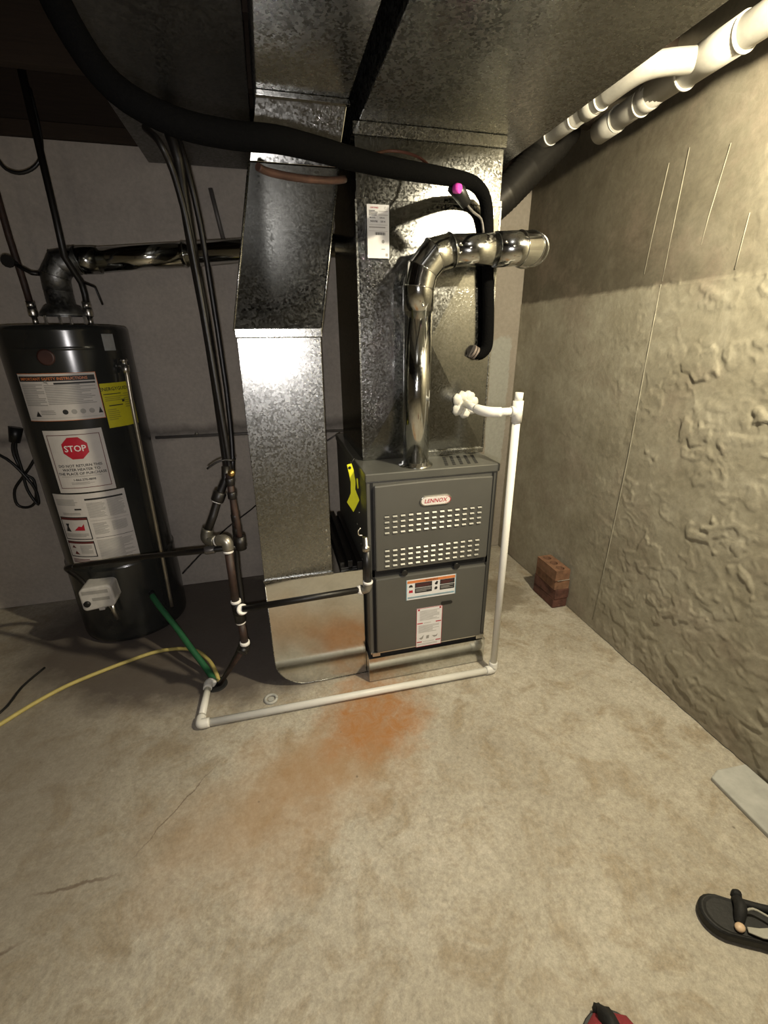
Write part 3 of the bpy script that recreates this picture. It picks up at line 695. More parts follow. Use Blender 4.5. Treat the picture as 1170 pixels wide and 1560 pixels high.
# relief valve and discharge tube
pts = [(hz(63, HR+.03)+(1.283,)), (hz(60, HR+.032)+(1.12,)), (hz(58, HR+.03)+(.75,)), (hz(56, HR+.03)+(.39,)), (hz(54, HR+.03)+(.12,))]
b = MB().tube(pts, .0085, 14, step=3); lab(b.build('discharge_tube', plain('dull_copper_tube', (.42, .38, .30), .35, .8), WH), 'long thin metal discharge tube')
p = hz(63, HR+.026); b = MB().lathe((p[0], p[1], 1.285), [(.012, -.03), (.016, -.02), (.016, .0), (.010, .002), (.010, .016), (.015, .018), (.013, .026)], 16); b.tube([hz(63, HR-.01)+(1.283,), hz(63, HR+.03)+(1.283,)], .010, 12)
b.build('relief_valve', SILVER, WH)
p0, p1 = hz(38, HR-.01), hz(38, HR+.03)
b = MB().tube([p0+(.232,), p1+(.228,)], [.016, .012], 14); b.build('drain_valve', BLACK_PLASTIC, WH)
b = MB(); x_, y_ = hz(0, HR-.002); b.lathe((x_, y_, 1.326), [(.030, .01), (.030, -.004), (.024, -.006)], 24, 'y'); lab(b.build('knockout_plug', plain('brown_plug', (.05, .02, .015), .5), WH), 'dark round plug')
# draft hood
HC = (-.795, 2.22)
b = MB().lathe((*HC, 0), [(.085, 1.478), (.086, 1.484), (.062, 1.515), (.050, 1.520), (.049, 1.60)], 36, cap=False)
hd = lab(b.build('draft_hood', GALV_OLD, WH), 'conical draft hood')
for a in (.6, 2.2, 3.8, 5.3):
    b = MB().box(HC[0]+.070*math.cos(a)-.004, HC[0]+.070*math.cos(a)+.004, HC[1]+.07*math.sin(a)-.004, HC[1]+.07*math.sin(a)+.004, 1.440, 1.495); b.build('hood_leg', SILVER, hd)
for xx, yy in ((-.897, 2.20), (-.703, 2.215)):
    b = MB().tube([(xx, yy, 1.440), (xx, yy, 1.475)], .010, 12).lathe((xx, yy, 1.475), [(.015, 0), (.017, .004), (.017, .026), (.015, .03)], 12)
    b.build('nipple', SILVER, WH)
# heater vent
VH = thing('heater_vent_pipe', (*HC, 1.60), 'round metal vent pipe running right from the water heater behind the ducts', 'pipe')
gored([(-.795, 2.22, 1.57), (-.792, 2.22, 1.625), (-.762, 2.22, 1.667), (-.690, 2.22, 1.682)], VH, GALV_OLD, .050)
b = MB().tube([(-.72, 2.22, 1.680), (-.62, 2.22, 1.683)], .0495, 32); b.build('crimped_collar', GALV_DARK, VH)
b = MB().tube([(-.63, 2.22, 1.683), (-.285, 2.22, 1.712)], .046, 32); b.build('pipe_section', FLUE, VH)
b = MB().tube([(-.30, 2.22, 1.711), (.32, 2.22, 1.763), (1.02, 2.22, 1.79)], .0465, 32); b.build('pipe_section', FLUE, VH)
MB().tube([(-.300, 2.22, 1.711), (-.292, 2.22, 1.7115)], .050, 32).build('coupling_ring', FLUE, VH)

# water pipes above the heater
def simple_pipe(name, pts, r, mat, label, cat, step=4, n=14, group=None):
    o = MB().tube(pts, r, n, step=step).build(name, mat, None, 0, pts[0]); return tag(o, label, cat, group)
wp = thing('cold_water_pipe', (-.897, 2.20, 1.51), 'thin rust-red water pipe dropping to the left side of the heater top', 'pipe')
MB().tube([(-.897, 2.20, 1.506), (-.899, 2.20, 1.60), (-.905, 2.20, 1.75), (-.905, 2.20, 2.30)], .012, 12).build('pipe_run', RUSTY, wp)
MB().tube([(-.897, 2.20, 1.506), (-.897, 2.20, 1.53)], .016, 12).build('union_nut', SILVER, wp)
b = MB().lathe((-.900, 2.18, 1.66), [(.010, 0), (.010, -.03), (.004, -.032), (.004, -.05), (.022, -.052), (.022, -.060)], 12, 'y'); b.build('shutoff_valve', BLACK_IRON, wp)
MB().tube([(-.900, 2.19, 1.655), (-.86, 2.19, 1.630), (-.835, 2.19, 1.628)], .008, 8).build('valve_lever', BLACK_IRON, wp)
wp = thing('hot_water_pipe', (-.703, 2.215, 1.51), 'dark thin water pipe rising to the joists from the right of the heater top', 'pipe')
MB().tube([(-.703, 2.215, 1.506), (-.700, 2.215, 1.56), (-.702, 2.215, 1.60), (-.712, 2.13, 1.68), (-.712, 2.14, 1.80), (-.712, 2.16, 2.30)], .012, 12).build('pipe_run', BLACK_IRON, wp)
MB().tube([(-.703, 2.215, 1.506), (-.703, 2.215, 1.53)], .016, 12).build('union_nut', SILVER, wp)
MB().tube([(-.690, 2.21, 1.60), (-.655, 2.21, 1.585), (-.642, 2.21, 1.52)], .004, 8).build('bonding_wire', BLACK_IRON, wp)
simple_pipe('electric_cable', [(-.92, 2.2, 2.05), (-.88, 2.2, 2.006), (-.852, 2.2, 1.963), (-.802, 2.2, 1.956), (-.745, 2.2, 1.989), (-.717, 2.2, 2.055), (-.715, 2.2, 2.20)], .006, BLACK_PLASTIC, 'black cable hanging in a loop beneath the joists above the heater', 'cable')

# ============================================================ REFRIGERANT LINES, HOSES, GAS PIPING
rl = thing('insulated_line', (.748, 1.61, 1.328), 'thick black foam-wrapped line arching across the ducts and bending down', 'pipe')
HOSE = [(.748, 1.606, 1.330), (.768, 1.597, 1.318), (.792, 1.592, 1.338), (.797, 1.592, 1.375), (.791, 1.592, 1.475), (.776, 1.592, 1.62), (.764, 1.590, 1.737), (.741, 1.570, 1.795), (.694, 1.53, 1.818), (.628, 1.47, 1.815), (.492, 1.33, 1.78), (.34, 1.24, 1.761), (.228, 1.16, 1.747), (.133, 1.08, 1.734), (.054, 1.02, 1.723), (-.025, 1.0, 1.717), (-.115, .98, 1.722), (-.195, .97, 1.755), (-.24, .96, 1.82), (-.262, .95, 1.90), (-.275, .93, 2.0), (-.28, .92, 2.13)]
HN = 11
MB().tube(HOSE, [.0205]*HN+[.0215]*(len(HOSE)-HN), 20, step=4).build('foam_sleeve', BLACK_FOAM, rl)
b = MB(); 
for i in range(3): b.tube([(.742+.010*i, 1.6035-.001*i, 1.331-.005*i), (.750+.010*i, 1.603-.001*i, 1.327-.005*i)], [.0240-.001*i, .0225], 18)
lab(b.build('tape_wrap', plain('brown_tape', (.16, .13, .11), .6), rl), 'brown tape wrap at the panel')
bk = MB().tube([(.018, 1.09, 1.700), (.04, 1.11, 1.698), (.10, 1.14, 1.700), (.174, 1.185, 1.712), (.215, 1.22, 1.726)], .0075, 10, step=3).build('liquid_line', COPPER, None, 0, (.1, 1.14, 1.70))
tag(bk, 'bare copper line running just below the black foam-wrapped line', 'pipe')
ck = thing('cable_clamp', (.575, 1.40, 1.76), 'black clamp with a magenta cap hanging under the black foam-wrapped line', 'clamp')
MB().tube([(.548, 1.385, 1.775), (.575, 1.39, 1.762), (.602, 1.395, 1.735)], [.016, .020, .015], 14).build('clamp_body', BLACK_PLASTIC, ck)
MB().tube([(.556, 1.378, 1.768), (.566, 1.364, 1.764)], [.013, .011], 14).build('cap', MAGENTA, ck)['label'] = 'magenta cap'
MB().tube([(.600, 1.395, 1.737), (.638, 1.43, 1.727), (.675, 1.45, 1.715), (.688, 1.455, 1.68)], .0035, 8, step=3).build('wire', CONDUIT, ck)
simple_pipe('thermostat_wire', [(.327, 1.60, 1.875), (.383, 1.60, 1.905), (.444, 1.60, 1.915), (.501, 1.56, 1.893), (.534, 1.5, 1.845), (.53, 1.42, 1.801)], .004, plain('brown_wire', (.10, .035, .02), .5), 'thin brown wire curving over the top of the plenum', 'wire')
simple_pipe('refrigerant_line', [(-.349, 2.14, 2.099), (-.264, 1.62, 1.923), (-0.222, 1.521, 1.866), (-0.204, 1.538, 1.821), (-0.194, 1.546, 1.764), (-0.187, 1.555, 1.691), (-0.183, 1.572, 1.560), (-0.178, 1.572, 1.377), (-0.174, 1.572, 1.172), (-0.171, 1.572, 1.015), (-0.176, 1.572, 0.895), (-0.183, 1.563, 0.745), (-0.193, 1.546, 0.563), (-0.194, 1.521, 0.433), (-0.212, 1.500, 0.280), (-.28, 1.56, .12), (-.350, 1.60, -.004)], .0092, BLACK_IRON, 'black line curving down beside the wall, nearest of the dark bundle left of the duct', 'pipe')
simple_pipe('black_conduit', [(-.274, 2.162, 2.099), (-.208, 1.64, 1.925), (-0.190, 1.605, 1.856), (-0.191, 1.605, 1.774), (-0.188, 1.605, 1.600), (-0.182, 1.605, 1.454), (-0.180, 1.605, 1.254), (-0.182, 1.605, 1.031), (-0.183, 1.605, 0.945)], .0148, BLACK_IRON, 'thickest straight black pipe of the dark bundle left of the duct', 'pipe', 2)
simple_pipe('thin_black_line', [(-.249, 2.174, 2.099), (-.187, 1.65, 1.925), (-0.165, 1.631, 1.777), (-0.156, 1.639, 1.602), (-0.152, 1.639, 1.228), (-0.159, 1.631, 1.027), (-0.166, 1.605, 0.941)], .0085, BLACK_IRON, 'slim black line at the right edge of the dark bundle left of the duct', 'pipe', 2)
st = simple_pipe('wire_tie', [(-0.242, 1.546, 0.970), (-0.211, 1.546, 0.989), (-0.182, 1.548, 0.996), (-0.157, 1.555, 0.991), (-0.150, 1.580, 0.990)], .0035, BLACK_IRON, 'bent wire tie wrapped around the black bundle at waist height', 'wire')

GP = thing('gas_pipe', (-.348, 1.602, 0), 'black iron gas piping with elbows and tee between heater and duct', 'pipe')
def fitting(p0, p1, r, mat, name, par=GP): return MB().tube([p0, Vector(p0).lerp(Vector(p1), .12), Vector(p0).lerp(Vector(p1), .88), p1], [r*.86, r, r, r*.86], 14).build(name, mat, par)
MB().tube([(-0.181, 1.546, 0.974), (-0.186, 1.538, 0.932), (-0.218, 1.538, 0.870), (-0.243, 1.521, 0.808), (-0.272, 1.504, 0.750)], .0142, 14).build('pipe_run', BLACK_IRON, GP)
fitting((-0.210, 1.538, 0.886), (-0.226, 1.531, 0.854), .0225, BLACK_IRON, 'union')
fitting((-0.225, 1.531, 0.856), (-0.228, 1.529, 0.850), .0155, TAPE, 'tape_ring')
MB().tube([(-0.267, 1.508, 0.763), (-0.275, 1.504, 0.739), (-0.269, 1.500, 0.726), (-0.247, 1.491, 0.723)], [.0195, .0205, .0205, .0190], 16, step=3).build('elbow', plain('dark_galvanised', (.10, .095, .08), .4, .7), GP)
fitting((-0.248, 1.491, 0.723), (-0.233, 1.487, 0.724), .0178, TAPE, 'tape_ring')
MB().tube([(-0.237, 1.487, 0.724), (-0.215, 1.475, 0.729), (-0.205, 1.469, 0.717), (-0.205, 1.464, 0.692)], [.0195, .0205, .0205, .0185], 16, step=3).build('elbow', plain('old_elbow_metal', (.30, .28, .24), .35, .8), GP)
fitting((-0.205, 1.464, 0.696), (-0.205, 1.464, 0.685), .0178, TAPE, 'tape_ring')
MB().tube([(-0.205, 1.464, 0.689), (-0.207, 1.462, 0.489)], .0142, 14).build('pipe_run', RUSTY, GP)
fitting((-0.207, 1.462, 0.490), (-0.206, 1.462, 0.478), .0185, TAPE, 'tape_ring')
b = MB().tube([(-0.206, 1.462, 0.480), (-0.201, 1.462, 0.396)], .0200, 16).tube([(-0.204, 1.462, 0.440), (-0.188, 1.441, 0.459)], .021, 14)
b.build('tee', BLACK_IRON, GP)
fitting((-0.201, 1.462, 0.398), (-0.200, 1.462, 0.388), .0185, TAPE, 'tape_ring')
MB().tube([(-0.200, 1.462, 0.391), (-0.197, 1.453, 0.298)], .0142, 14).build('pipe_run', RUSTY, GP)
fitting((-0.197, 1.453, 0.309), (-0.197, 1.453, 0.295), .0185, TAPE, 'tape_ring')
MB().tube([(-0.197, 1.453, 0.297), (-0.199, 1.452, 0.282), (-0.211, 1.436, 0.270)], .0185, 14, step=2).build('elbow', BLACK_IRON, GP)
MB().tube([(-0.205, 1.448, 0.276), (-.348, 1.602, -.004)], .0095, 12).build('drip_pipe', RUSTY, GP)
MB().tube([(-0.172, 1.521, 0.953), (-0.172, 1.521, 0.881), (-0.168, 1.513, 0.790), (-0.166, 1.513, 0.683)], .0112, 12).build('drop_pipe', RUSTY, GP)
for z in (.94, .89, .806, .755):
    fitting((-.171, 1.518, z), (-.171, 1.518, z-.026), .0155, BLACK_IRON, 'coupling')
MB().ball((-0.161, 1.508, 0.959), .013).build('brass_plug', BRASS, GP)['label'] = 'brass plug'
b = MB().tube([(-0.167, 1.513, 0.721), (-0.166, 1.513, 0.670)], .0195, 14); b.build('tee', BLACK_IRON, GP)
MB().tube([(-0.166, 1.513, 0.680), (-0.319, 1.521, 0.676), (-0.534, 1.655, 0.617), (-0.717, 1.773, 0.559), (-0.865, 1.860, 0.515)], .0105, 12, step=2).build('heater_branch', BLACK_IRON, GP)
MB().tube([(-0.865, 1.860, 0.515), (-0.905, 1.880, 0.500), (-0.930, 1.940, 0.460), (-0.925, 2.000, 0.380), (-0.890, 1.990, 0.310)], .0105, 12, step=3).build('heater_whip', BLACK_IRON, GP)
fitting((-0.254, 1.517, 0.678), (-0.292, 1.518, 0.677), .015, plain('grey_union', (.14, .13, .12), .4, .6), 'union')
fitting((-0.189, 1.443, 0.456), (-0.183, 1.431, 0.467), .0205, TAPE, 'tape_ring')
MB().tube([(-0.184, 1.434, 0.465), (.262, 1.40, .498)], .0125, 14).build('furnace_branch', BLACK_IRON, GP)
fitting((.243, 1.408, .490), (.258, 1.402, .497), .019, TAPE, 'tape_ring')
MB().tube([(.255, 1.403, .495), (.274, 1.395, .503), (.278, 1.395, .530)], .018, 14, step=3).build('elbow', plain('zinc_elbow', (.30, .29, .26), .35, .8), GP)
fitting((.278, 1.395, .524), (.278, 1.395, .534), .019, TAPE, 'tape_ring')
MB().tube([(.278, 1.395, .53), (.278, 1.40, .66)], .0145, 14).build('furnace_riser', BLACK_PLASTIC, GP)
MB().tube([(.277, 1.40, .66), (.276, 1.40, .675), (.275, 1.402, .680), (.274, 1.404, .712)], [.016, .016, .010, .010], 14).build('shutoff_valve', SILVER, GP)
MB().tube([(.262, 1.42, .742), (.252, 1.42, .733), (.255, 1.42, .715), (.268, 1.42, .712)], .003, 8, step=3).build('valve_ring', SILVER, GP)
simple_pipe('thin_wire', [(-.08, 2.518, .58), (-.143, 2.4, .519), (-.313, 2.3, .432), (-.411, 2.2, .375), (-.526, 2.1, .295)], .0035, BLACK_IRON, 'thin dark wire slanting down behind the gas piping', 'wire')

simple_pipe('green_hose', [(-.660, 2.025, .236), (-.645, 2.00, .225), (-.618, 1.965, .199), (-.546, 1.88, .136), (-.476, 1.78, .080), (-.414, 1.70, .028), (-.366, 1.625, -.004)], .0135, GREEN, 'green garden hose from the heater drain down to the floor drain', 'hose')
simple_pipe('yellow_hose', [(-1.45, 1.30, .006), (-1.195, 1.547, .006), (-1.151, 1.589, .006), (-1.076, 1.673, .006), (-.986, 1.75, .006), (-.877, 1.808, .006), (-.757, 1.86, .006), (-.652, 1.893, .006), (-.547, 1.881, .010), (-.463, 1.825, .022), (-.401, 1.739, .025), (-.367, 1.667, .018), (-.350, 1.620, -.004)], .0085, YELLOW_HOSE, 'pale yellow tube curving over the floor to the drain', 'hose')
simple_pipe('black_floor_cable', [(-1.45, 1.50, .003), (-1.30, 1.56, .003), (-1.186, 1.66, .003), (-1.17, 1.80, .003), (-1.13, 1.91, .003)], .005, BLACK_PLASTIC, 'thin black cable lying on the floor at the left edge', 'cable')
b = MB().lathe((-.358, 1.605, 0), [(.045, -.006), (.045, -.002), (.040, .0005)], 24); tag(b.build('floor_drain', DARK, None, 0, (-.358, 1.605, 0)), 'dark drain hole in the floor where the hoses end', 'drain')

# power cord coil on the back wall left
cc = thing('power_cord', (-1.24, 2.5, .99), 'black power cord coiled and hung on the wall left of the heater', 'cord')
MB().tube([(-1.175, 2.49, .973), (-1.158, 2.49, .887), (-1.207, 2.48, .809), (-1.258, 2.49, .754), (-1.317, 2.49, .685), (-1.328, 2.49, .606), (-1.283, 2.49, .587), (-1.235, 2.48, .625), (-1.221, 2.49, .727), (-1.248, 2.48, .769), (-1.27, 2.49, .862), (-1.255, 2.49, .925), (-1.213, 2.49, .969)], .007, 8, step=4).build('cord_loop', BLACK_PLASTIC, cc)
MB().tube([(-1.216, 2.475, .974), (-1.246, 2.475, .898), (-1.25, 2.475, .785), (-1.252, 2.47, .685), (-1.227, 2.47, .603), (-1.219, 2.475, .665), (-1.233, 2.47, .734), (-1.30, 2.475, .85), (-1.42, 2.48, .93)], .007, 8, step=4).build('cord_loop', BLACK_PLASTIC, cc)
MB().tube([(-1.215, 2.47, 1.0), (-1.235, 2.46, .93)], [.03, .022], 12).build('plug_head', BLACK_PLASTIC, cc)

# conduit along the back wall
cw = thing('wall_conduit', (-.45, 2.5, .905), 'thin grey conduit fixed along the back wall behind the ducts', 'conduit')
MB().tube([(-.62, 2.505, .905), (-.1, 2.505, .898), (.5, 2.505, .880)], .008, 10).build('conduit_run', CONDUIT, cw)
MB().ball((-.415, 2.50, .915), .009).build('clip', SILVER, cw)
simple_pipe('angled_wire', [(.28, 2.50, .83), (.36, 2.50, .875)], .005, CONDUIT, 'short slanting dark wire on back wall between duct and furnace', 'wire', 0)
simple_pipe('wall_pipe_stub', [(-.178, 2.50, 2.02), (-.150, 2.50, 1.82)], .010, CONDUIT, 'short grey pipe stub high on the back wall left of the duct', 'pipe', 0)

# yellow tag hanging on the furnace side
b = MB(); 
ol = [(1.545, .945), (1.575, .948), (1.580, .915), (1.578, .86), (1.583, .835), (1.606, .805), (1.585, .755), (1.560, .79), (1.566, .82), (1.562, .87), (1.552, .915)]
b.prism(ol, .2555, .2585, 'x')
yt = thing('yellow_tag', (.257, 1.575, .74), 'bright yellow paddle-shaped tag hanging beside the left side of the furnace', 'tag')
# the tag faces the room: outline in x-z
b = MB(); ol = [(.252, .938), (.270, .942), (.277, .918), (.283, .868), (.281, .838), (.296, .792), (.270, .744), (.246, .788), (.262, .822), (.264, .868), (.258, .905)]
ol = [(x-.006, z) for x, z in ol]
b.prism(ol, 1.574, 1.577, 'y'); b.build('tag_plate', YEL_TAG, yt, .001)
MB().lathe((.256, 1.573, .926), [(.006, 0), (.006, .0008)], 10, 'y').build('hanging_hole', DARK, yt)
MB().tube([(.284, 1.578, .88), (.286, 1.578, .84)], .0035, 6).build('tag_edge', YEL_TAG, yt)
MB().tube([(.256, 1.576, .928), (.275, 1.58, .96), (.29, 1.60, .95)], .0015, 6).build('string', BLACK_PLASTIC, yt)

# ============================================================ PVC CONDENSATE DRAIN
DP = thing('condensate_drain', (.826, 1.372, 0), 'white PVC drain pipe standing right of the furnace and running across the floor', 'pipe')
r_ = .0142
MB().tube([(.826, 1.372, .03), (.829, 1.39, 1.10)], r_, 18).build('riser', PVC, DP)
MB().tube([(.829, 1.39, 1.098), (.829, 1.39, 1.172)], .0185, 18).build('tee', PVC, DP)
MB().tube([(.829, 1.39, 1.136), (.805, 1.392, 1.136)], .0185, 18).build('tee_arm', PVC, DP)
MB().tube([(.829, 1.39, 1.168), (.830, 1.39, 1.200)], .0142, 18).build('vent_stub', PVC, DP)
MB().tube([(.808, 1.392, 1.136), (.755, 1.40, 1.134)], r_, 18).build('branch_pipe', PVC, DP)
MB().tube([(.770, 1.396, 1.134), (.735, 1.412, 1.134), (.715, 1.440, 1.137), (.708, 1.465, 1.140)], [.0180, .0185, .0178, .0165], 18, step=3).build('elbow', PVC, DP)
MB().tube([(.710, 1.455, 1.139), (.722, 1.606, 1.140)], .0135, 18).build('stub_pipe', PVC, DP)
MB().tube([(.826, 1.374, .052), (.826, 1.372, .022), (.818, 1.370, .016), (.790, 1.368, .016)], [.0178, .019, .0188, .0178], 18, step=3).build('elbow', PVC, DP)
MB().tube([(.80, 1.368, .0155), (-.385, 1.383, .0155)], r_, 18).build('floor_run', PVC, DP)
b = MB().box(.10, .17, 1.3600, 1.3620, .0235, .0265).box(.30, .335, 1.360, 1.362, .0240, .0262); 
MB().tube([(-.36, 1.383, .0160), (-.388, 1.383, .0165), (-.394, 1.392, .0165), (-.393, 1.420, .0165)], [.0178, .019, .0188, .0178], 18, step=3).build('elbow', PVC, DP)
MB().tube([(-.393, 1.41, .0160), (-.388, 1.588, .0160)], r_, 18).build('return_run', PVC, DP)
MB().tube([(-.388, 1.565, .0185), (-.388, 1.592, .0190), (-.380, 1.604, .016), (-.368, 1.606, .002)], [.0178, .019, .0188, .0165], 18, step=3).build('elbow', PVC, DP)

# ============================================================ WHITE DRAIN-WASTE PIPES AT THE CEILING
DW = thing('waste_pipe', (1.33, 1.2, 2.13), 'thick white PVC waste pipe with a wye high along the right wall', 'pipe')
MB().tube([(1.33, .85, 2.137), (1.33, 1.60, 2.128)], .040, 28).build('main_run', PVC_OLD, DW)
MB().tube([(1.33, 1.27, 2.133), (1.33, 1.46, 2.129)], .044, 28).build('wye_body', PVC_OLD, DW)
MB().tube([(1.33, 1.50, 2.128), (1.33, 1.83, 2.112)], .037, 28).build('main_run', PVC_OLD, DW)
MB().tube([(1.33, 1.74, 2.116), (1.33, 1.84, 2.111)], .041, 28).build('end_cap', PVC_OLD, DW)
MB().tube([(1.33, 1.585, 2.124), (1.33, 1.63, 2.122)], .041, 28).build('hub', PVC_OLD, DW)
for y0, rr in ((1.272, .0455), (1.455, .0455), (1.628, .0420), (1.742, .0420)):
    MB().tube([(1.33, y0, 2.1325-.011*(y0-1.2)/.3*.8), (1.33, y0+.006, 2.1325-.011*(y0-1.2)/.3*.8)], rr, 28).build('cement_ring', PVC, DW)
MB().tube([(1.33, 1.405, 2.131), (1.25, 1.420, 2.126), (1.190, 1.440, 2.120), (1.160, 1.485, 2.113), (1.15, 1.60, 2.105)], .031, 24, step=3).build('wye_branch', PVC_OLD, DW)
MB().tube([(1.152, 1.60, 2.104), (1.13, 1.95, 2.088)], .029, 24).build('branch_run', PVC_OLD, DW)
MB().tube([(1.150, 1.63, 2.103), (1.147, 1.68, 2.101)], .0335, 24).build('hub', PVC_OLD, DW)
for p in ((1.150, 1.60, 2.104, .034), (1.144, 1.73, 2.099, .032), (1.135, 1.86, 2.093, .032)):
    MB().tube([(p[0], p[1], p[2]), (p[0]-.0005, p[1]+.006, p[2])], p[3], 24).build('cement_ring', PVC, DW)
MB().tube([(1.33, .93, 2.135), (1.33, 1.13, 2.133)], .047, 28).build('coupling', PVC_OLD, DW)
MB().tube([(1.33, 1.08, 2.15), (1.27, 1.12, 2.22), (1.20, 1.17, 2.29), (1.15, 1.20, 2.40)], .043, 24, step=3).build('riser_branch', PVC_OLD, DW)

# dark flexible duct behind the plenum
FX = thing('flexible_duct', (.83, 1.90, 1.83), 'dark ribbed flexible duct behind the plenum below the trunk', 'duct')
pts = [Vector((.828, 1.92, 1.80)), Vector((.90, 1.92, 1.84)), Vector((.99, 1.92, 1.91)), Vector((1.09, 1.93, 2.00)), Vector((1.20, 1.95, 2.09)), Vector((1.27, 1.97, 2.16))]
P2, R2 = [], []
for i in range(len(pts)-1):
    for k in range(14):
        P2.append(pts[i].lerp(pts[i+1], k/14)); R2.append(.056+(.009 if k % 2 else 0))
MB().tube(P2, R2, 24).build('ribbed_sleeve', plain('dark_foil', (.03, .028, .025), .35, .6), FX)

# ============================================================ BRICKS
def brick(x0, x1, y0, y1, z0, z1, mat, label, holes=False, rot=0):
    cx, cy = (x0+x1)/2, (y0+y1)/2
    b = MB(); a, c = (x1-x0)/2, (y1-y0)/2; h = z1-z0
    if not holes: b.box(-a, a, -c, c, 0, h)
    else:
        n = 12; r = .021; cs = [-c*.62, 0, c*.62]; bm_v = []
        # top face as three cells each with a round well
        for q in range(3):
            ya, yb = -c+2*c*q/3, -c+2*c*(q+1)/3; cy_ = (ya+yb)/2
            sq = []
            for i in range(n):
                t = 2*PI*i/n+PI/4; ca, sa = math.cos(t), math.sin(t); k = 1/max(abs(ca), abs(sa)); sq.append((a*ca*k, cy_+(yb-ya)/2*sa*k, h))
            ci = [(r*math.cos(2*PI*i/n+PI/4), cy_+r*math.sin(2*PI*i/n+PI/4), h) for i in range(n)]
            cb = [(p[0], p[1], h*.35) for p in ci]
            b.add(sq+ci+cb, [(i, (i+1) % n, n+(i+1) % n, n+i) for i in range(n)]+[(n+i, n+(i+1) % n, 2*n+(i+1) % n, 2*n+i) for i in range(n)]+[[2*n+i for i in range(n)]])
        b.add([(-a, -c, 0), (a, -c, 0), (a, c, 0), (-a, c, 0), (-a, -c, h), (a, -c, h), (a, c, h), (-a, c, h)], [(3, 2, 1, 0), (0, 1, 5, 4), (1, 2, 6, 5), (2, 3, 7, 6), (3, 0, 4, 7)])
    for i, v in enumerate(b.v):
        b.v[i] = (v[0]+.0015*noise.noise(Vector(v)*40+Vector((z0*50, 0, 0))), v[1]+.0015*noise.noise(Vector(v)*40+Vector((3, z0*50, 0))), v[2])
    o = b.build('brick', mat, None, 0 if holes else .003); o.location = (cx, cy, z0); o.rotation_euler = (0, 0, rot); tag(o, label, 'brick', 'bricks stacked by the right wall'); return o
brick(1.366, 1.450, 1.730, 1.922, .000, .056, BRICK_B, 'dark red brick at the bottom of the stack by the right wall')
brick(1.364, 1.449, 1.726, 1.918, .0565, .113, BRICK_B, 'dark brick second from the floor in the stack by the right wall', rot=.03)
brick(1.362, 1.449, 1.728, 1.915, .1135, .171, BRICK_A, 'brown brick with pale mortar, just beneath the holed brick', rot=-.02)
brick(1.352, 1.436, 1.722, 1.900, .1755, .234, BRICK_A, 'brown brick with three round holes on top of the stack', True, 0)
b = MB().box(1.368, 1.440, 1.7225, 1.80, .1713, .1752)
tag(b.build('mortar_crumb', MORTAR, None, .001, (1.40, 1.74, .171)), 'pale layer of old mortar under the holed brick', 'mortar')

# ============================================================ SANDAL AND RED SHOE
SD = thing('black_sandal', (1.03, .40, 0), 'black sandal with a stone-grey strap on the floor at lower right', 'sandal')
d = Vector((.86, -.51, 0)).normalized(); q = Vector((.51, .86, 0)).normalized(); o0 = Vector((.925, .445, 0))
def sl(a, c, z): v = o0+d*a+q*c; return (v.x, v.y, z)
outl = []
wprof = [(0, 0), (.0012, .010), (.005, .020), (.012, .029), (.022, .037), (.034, .042), (.048, .045), (.08, .044), (.12, .041), (.17, .042), (.22, .048), (.25, .045), (.265, .038), (.277, .026), (.284, .012), (.286, .0)]
ol = [(a, w_) for a, w_ in wprof]+[(a, -w_) for a, w_ in wprof[-2:0:-1]]
b = MB(); n_ = len(ol)
vs = [sl(a, c, .0) for a, c in ol]+[sl(a, c, .020) for a, c in ol]+[sl(.14+(a-.14)*.95, c*.90, .026) for a, c in ol]+[sl(.14+(a-.14)*.88, c*.78, .023) for a, c in ol]
b.add(vs, [list(range(n_))[::-1]]+[(k*n_+i, k*n_+(i+1) % n_, (k+1)*n_+(i+1) % n_, (k+1)*n_+i) for k in range(3) for i in range(n_)]+[[3*n_+i for i in range(n_)]], 0, False)
b.build('sole', RUBBER, SD, .002)
b = MB().tube([sl(.082, -.012, .022), sl(.088, .004, .034), sl(.094, .020, .038), sl(.096, .036, .032), sl(.096, .044, .018)], [.010, .013, .014, .013, .010], 12, step=4); b.build('heel_strap', CLOTH_BLACK, SD)
b = MB().ball(sl(.098, .052, .030), (.014, .011, .014), 0, 12, 8, .3); b.build('strap_knob', CLOTH_BLACK, SD)
b = MB().tube([sl(.10, .040, .024), sl(.15, .038, .028), sl(.20, .042, .028), sl(.26, .040, .024)], .009, 10, step=4); b.build('side_strap', CLOTH_BLACK, SD)
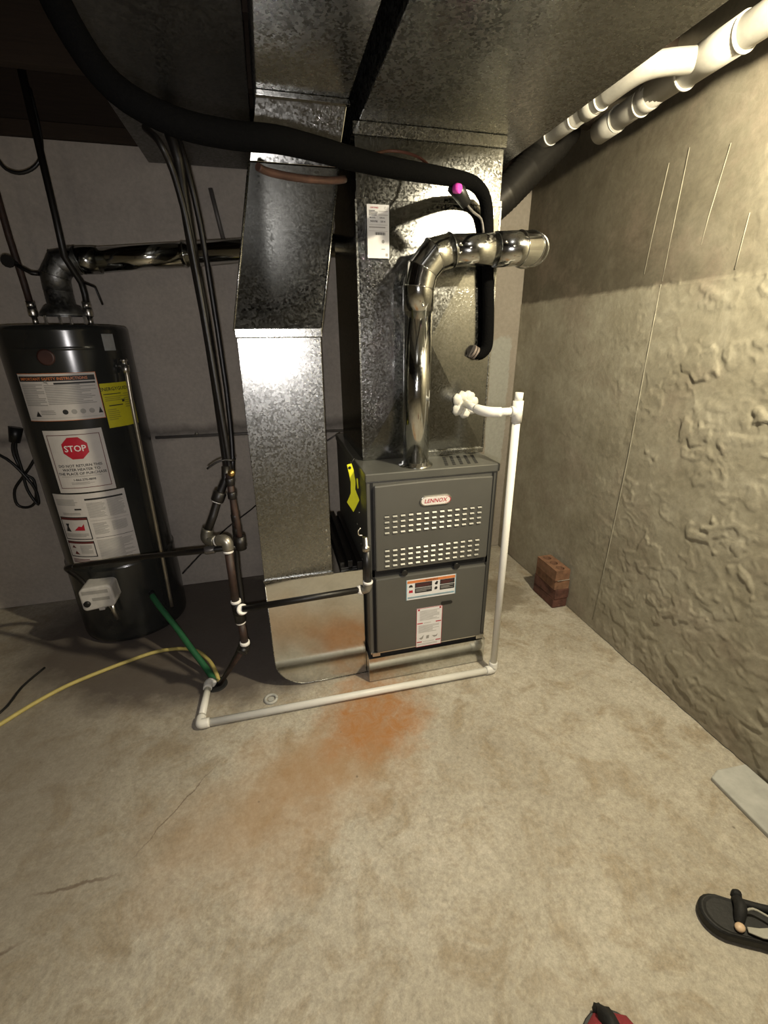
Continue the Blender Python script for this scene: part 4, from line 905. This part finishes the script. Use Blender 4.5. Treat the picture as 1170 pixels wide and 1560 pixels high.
def ribbon(pts, w, th, name, mat, par):
    b = MB(); P = [Vector(p) for p in pts]; vs = []
    for i, p in enumerate(P):
        t = (P[min(i+1, len(P)-1)]-P[max(i-1, 0)]).normalized(); s_ = t.cross(Vector((0, 0, 1))).normalized(); ww = w[i]
        vs += [p-s_*ww, p+s_*ww, p+s_*ww+Vector((0, 0, th)), p-s_*ww+Vector((0, 0, th))]
    fs = [(4*i+j, 4*i+(j+1) % 4, 4*i+4+(j+1) % 4, 4*i+4+j) for i in range(len(P)-1) for j in range(4)]+[(0, 1, 2, 3), tuple(4*(len(P)-1)+j for j in (3, 2, 1, 0))]
    b.add(vs, fs); return b.build(name, mat, par, .0015)
ribbon([sl(.094, -.024, .028), sl(.12, -.026, .032), (sl(.145, -.022, .036)), sl(.17, -.012, .040), sl(.20, -.004, .042), sl(.24, .004, .04)], [.006, .010, .012, .014, .017, .018], .004, 'footbed_strap', STRAP, SD)
MB().tube([sl(.10, .012, .040), sl(.118, .018, .046), sl(.14, .012, .046), sl(.165, .0, .048)], .003, 8, step=3).build('piping', STRAP, SD)
MB().ball(sl(.078, -.024, .030), (.013, .010, .008)).build('buckle', TAN, SD)['label'] = 'tan buckle'
RS = thing('red_shoe', (.560, .25, 0), 'toe of a red shoe with black tongue at the bottom edge', 'shoe')
b = MB(); vs = []; n1, n2 = 20, 10
for j in range(n2+1):
    for i in range(n1+1):
        a = PI*i/n1; t = j/n2; yy = .352-.27*t; w_ = .056*min(1, math.sqrt(max(0, 1-(1-min(t/.22, 1))**2)))*(1-.12*max(0, t-.4)) ; hh = (.024+.030*t)*min(1, math.sqrt(max(0, 1-(1-min(t/.25, 1))**2))+.15)
        dip = .018*math.exp(-((i-n1/2)/2.2)**2) if t > .05 else 0
        vs.append((.549-w_*1.22*math.cos(a), yy+.004, max(.008, .012+hh*math.sin(a)**.7-dip*0)))
b.add(vs, [(j*(n1+1)+i, j*(n1+1)+i+1, (j+1)*(n1+1)+i+1, (j+1)*(n1+1)+i) for j in range(n2) for i in range(n1)], 0, True)
b.build('upper', CLOTH_RED, RS)
b = MB(); ol = [(.549+.070*math.cos(a), .290+.066*math.sin(a)) for a in [PI*i/14 for i in range(15)]]+[(.484, .08), (.614, .08)]; b.prism(ol, .0, .014, 'z'); b.build('sole', RUBBER, RS, .002)
MB().ball((.553, .352, .016), (.012, .012, .014), 0, 14, 8, .2).ball((.556, .318, .030), (.020, .038, .024), 0, 16, 10, .2).ball((.560, .24, .040), (.024, .07, .028), 0, 16, 10, .1).build('tongue', CLOTH_BLACK, RS)
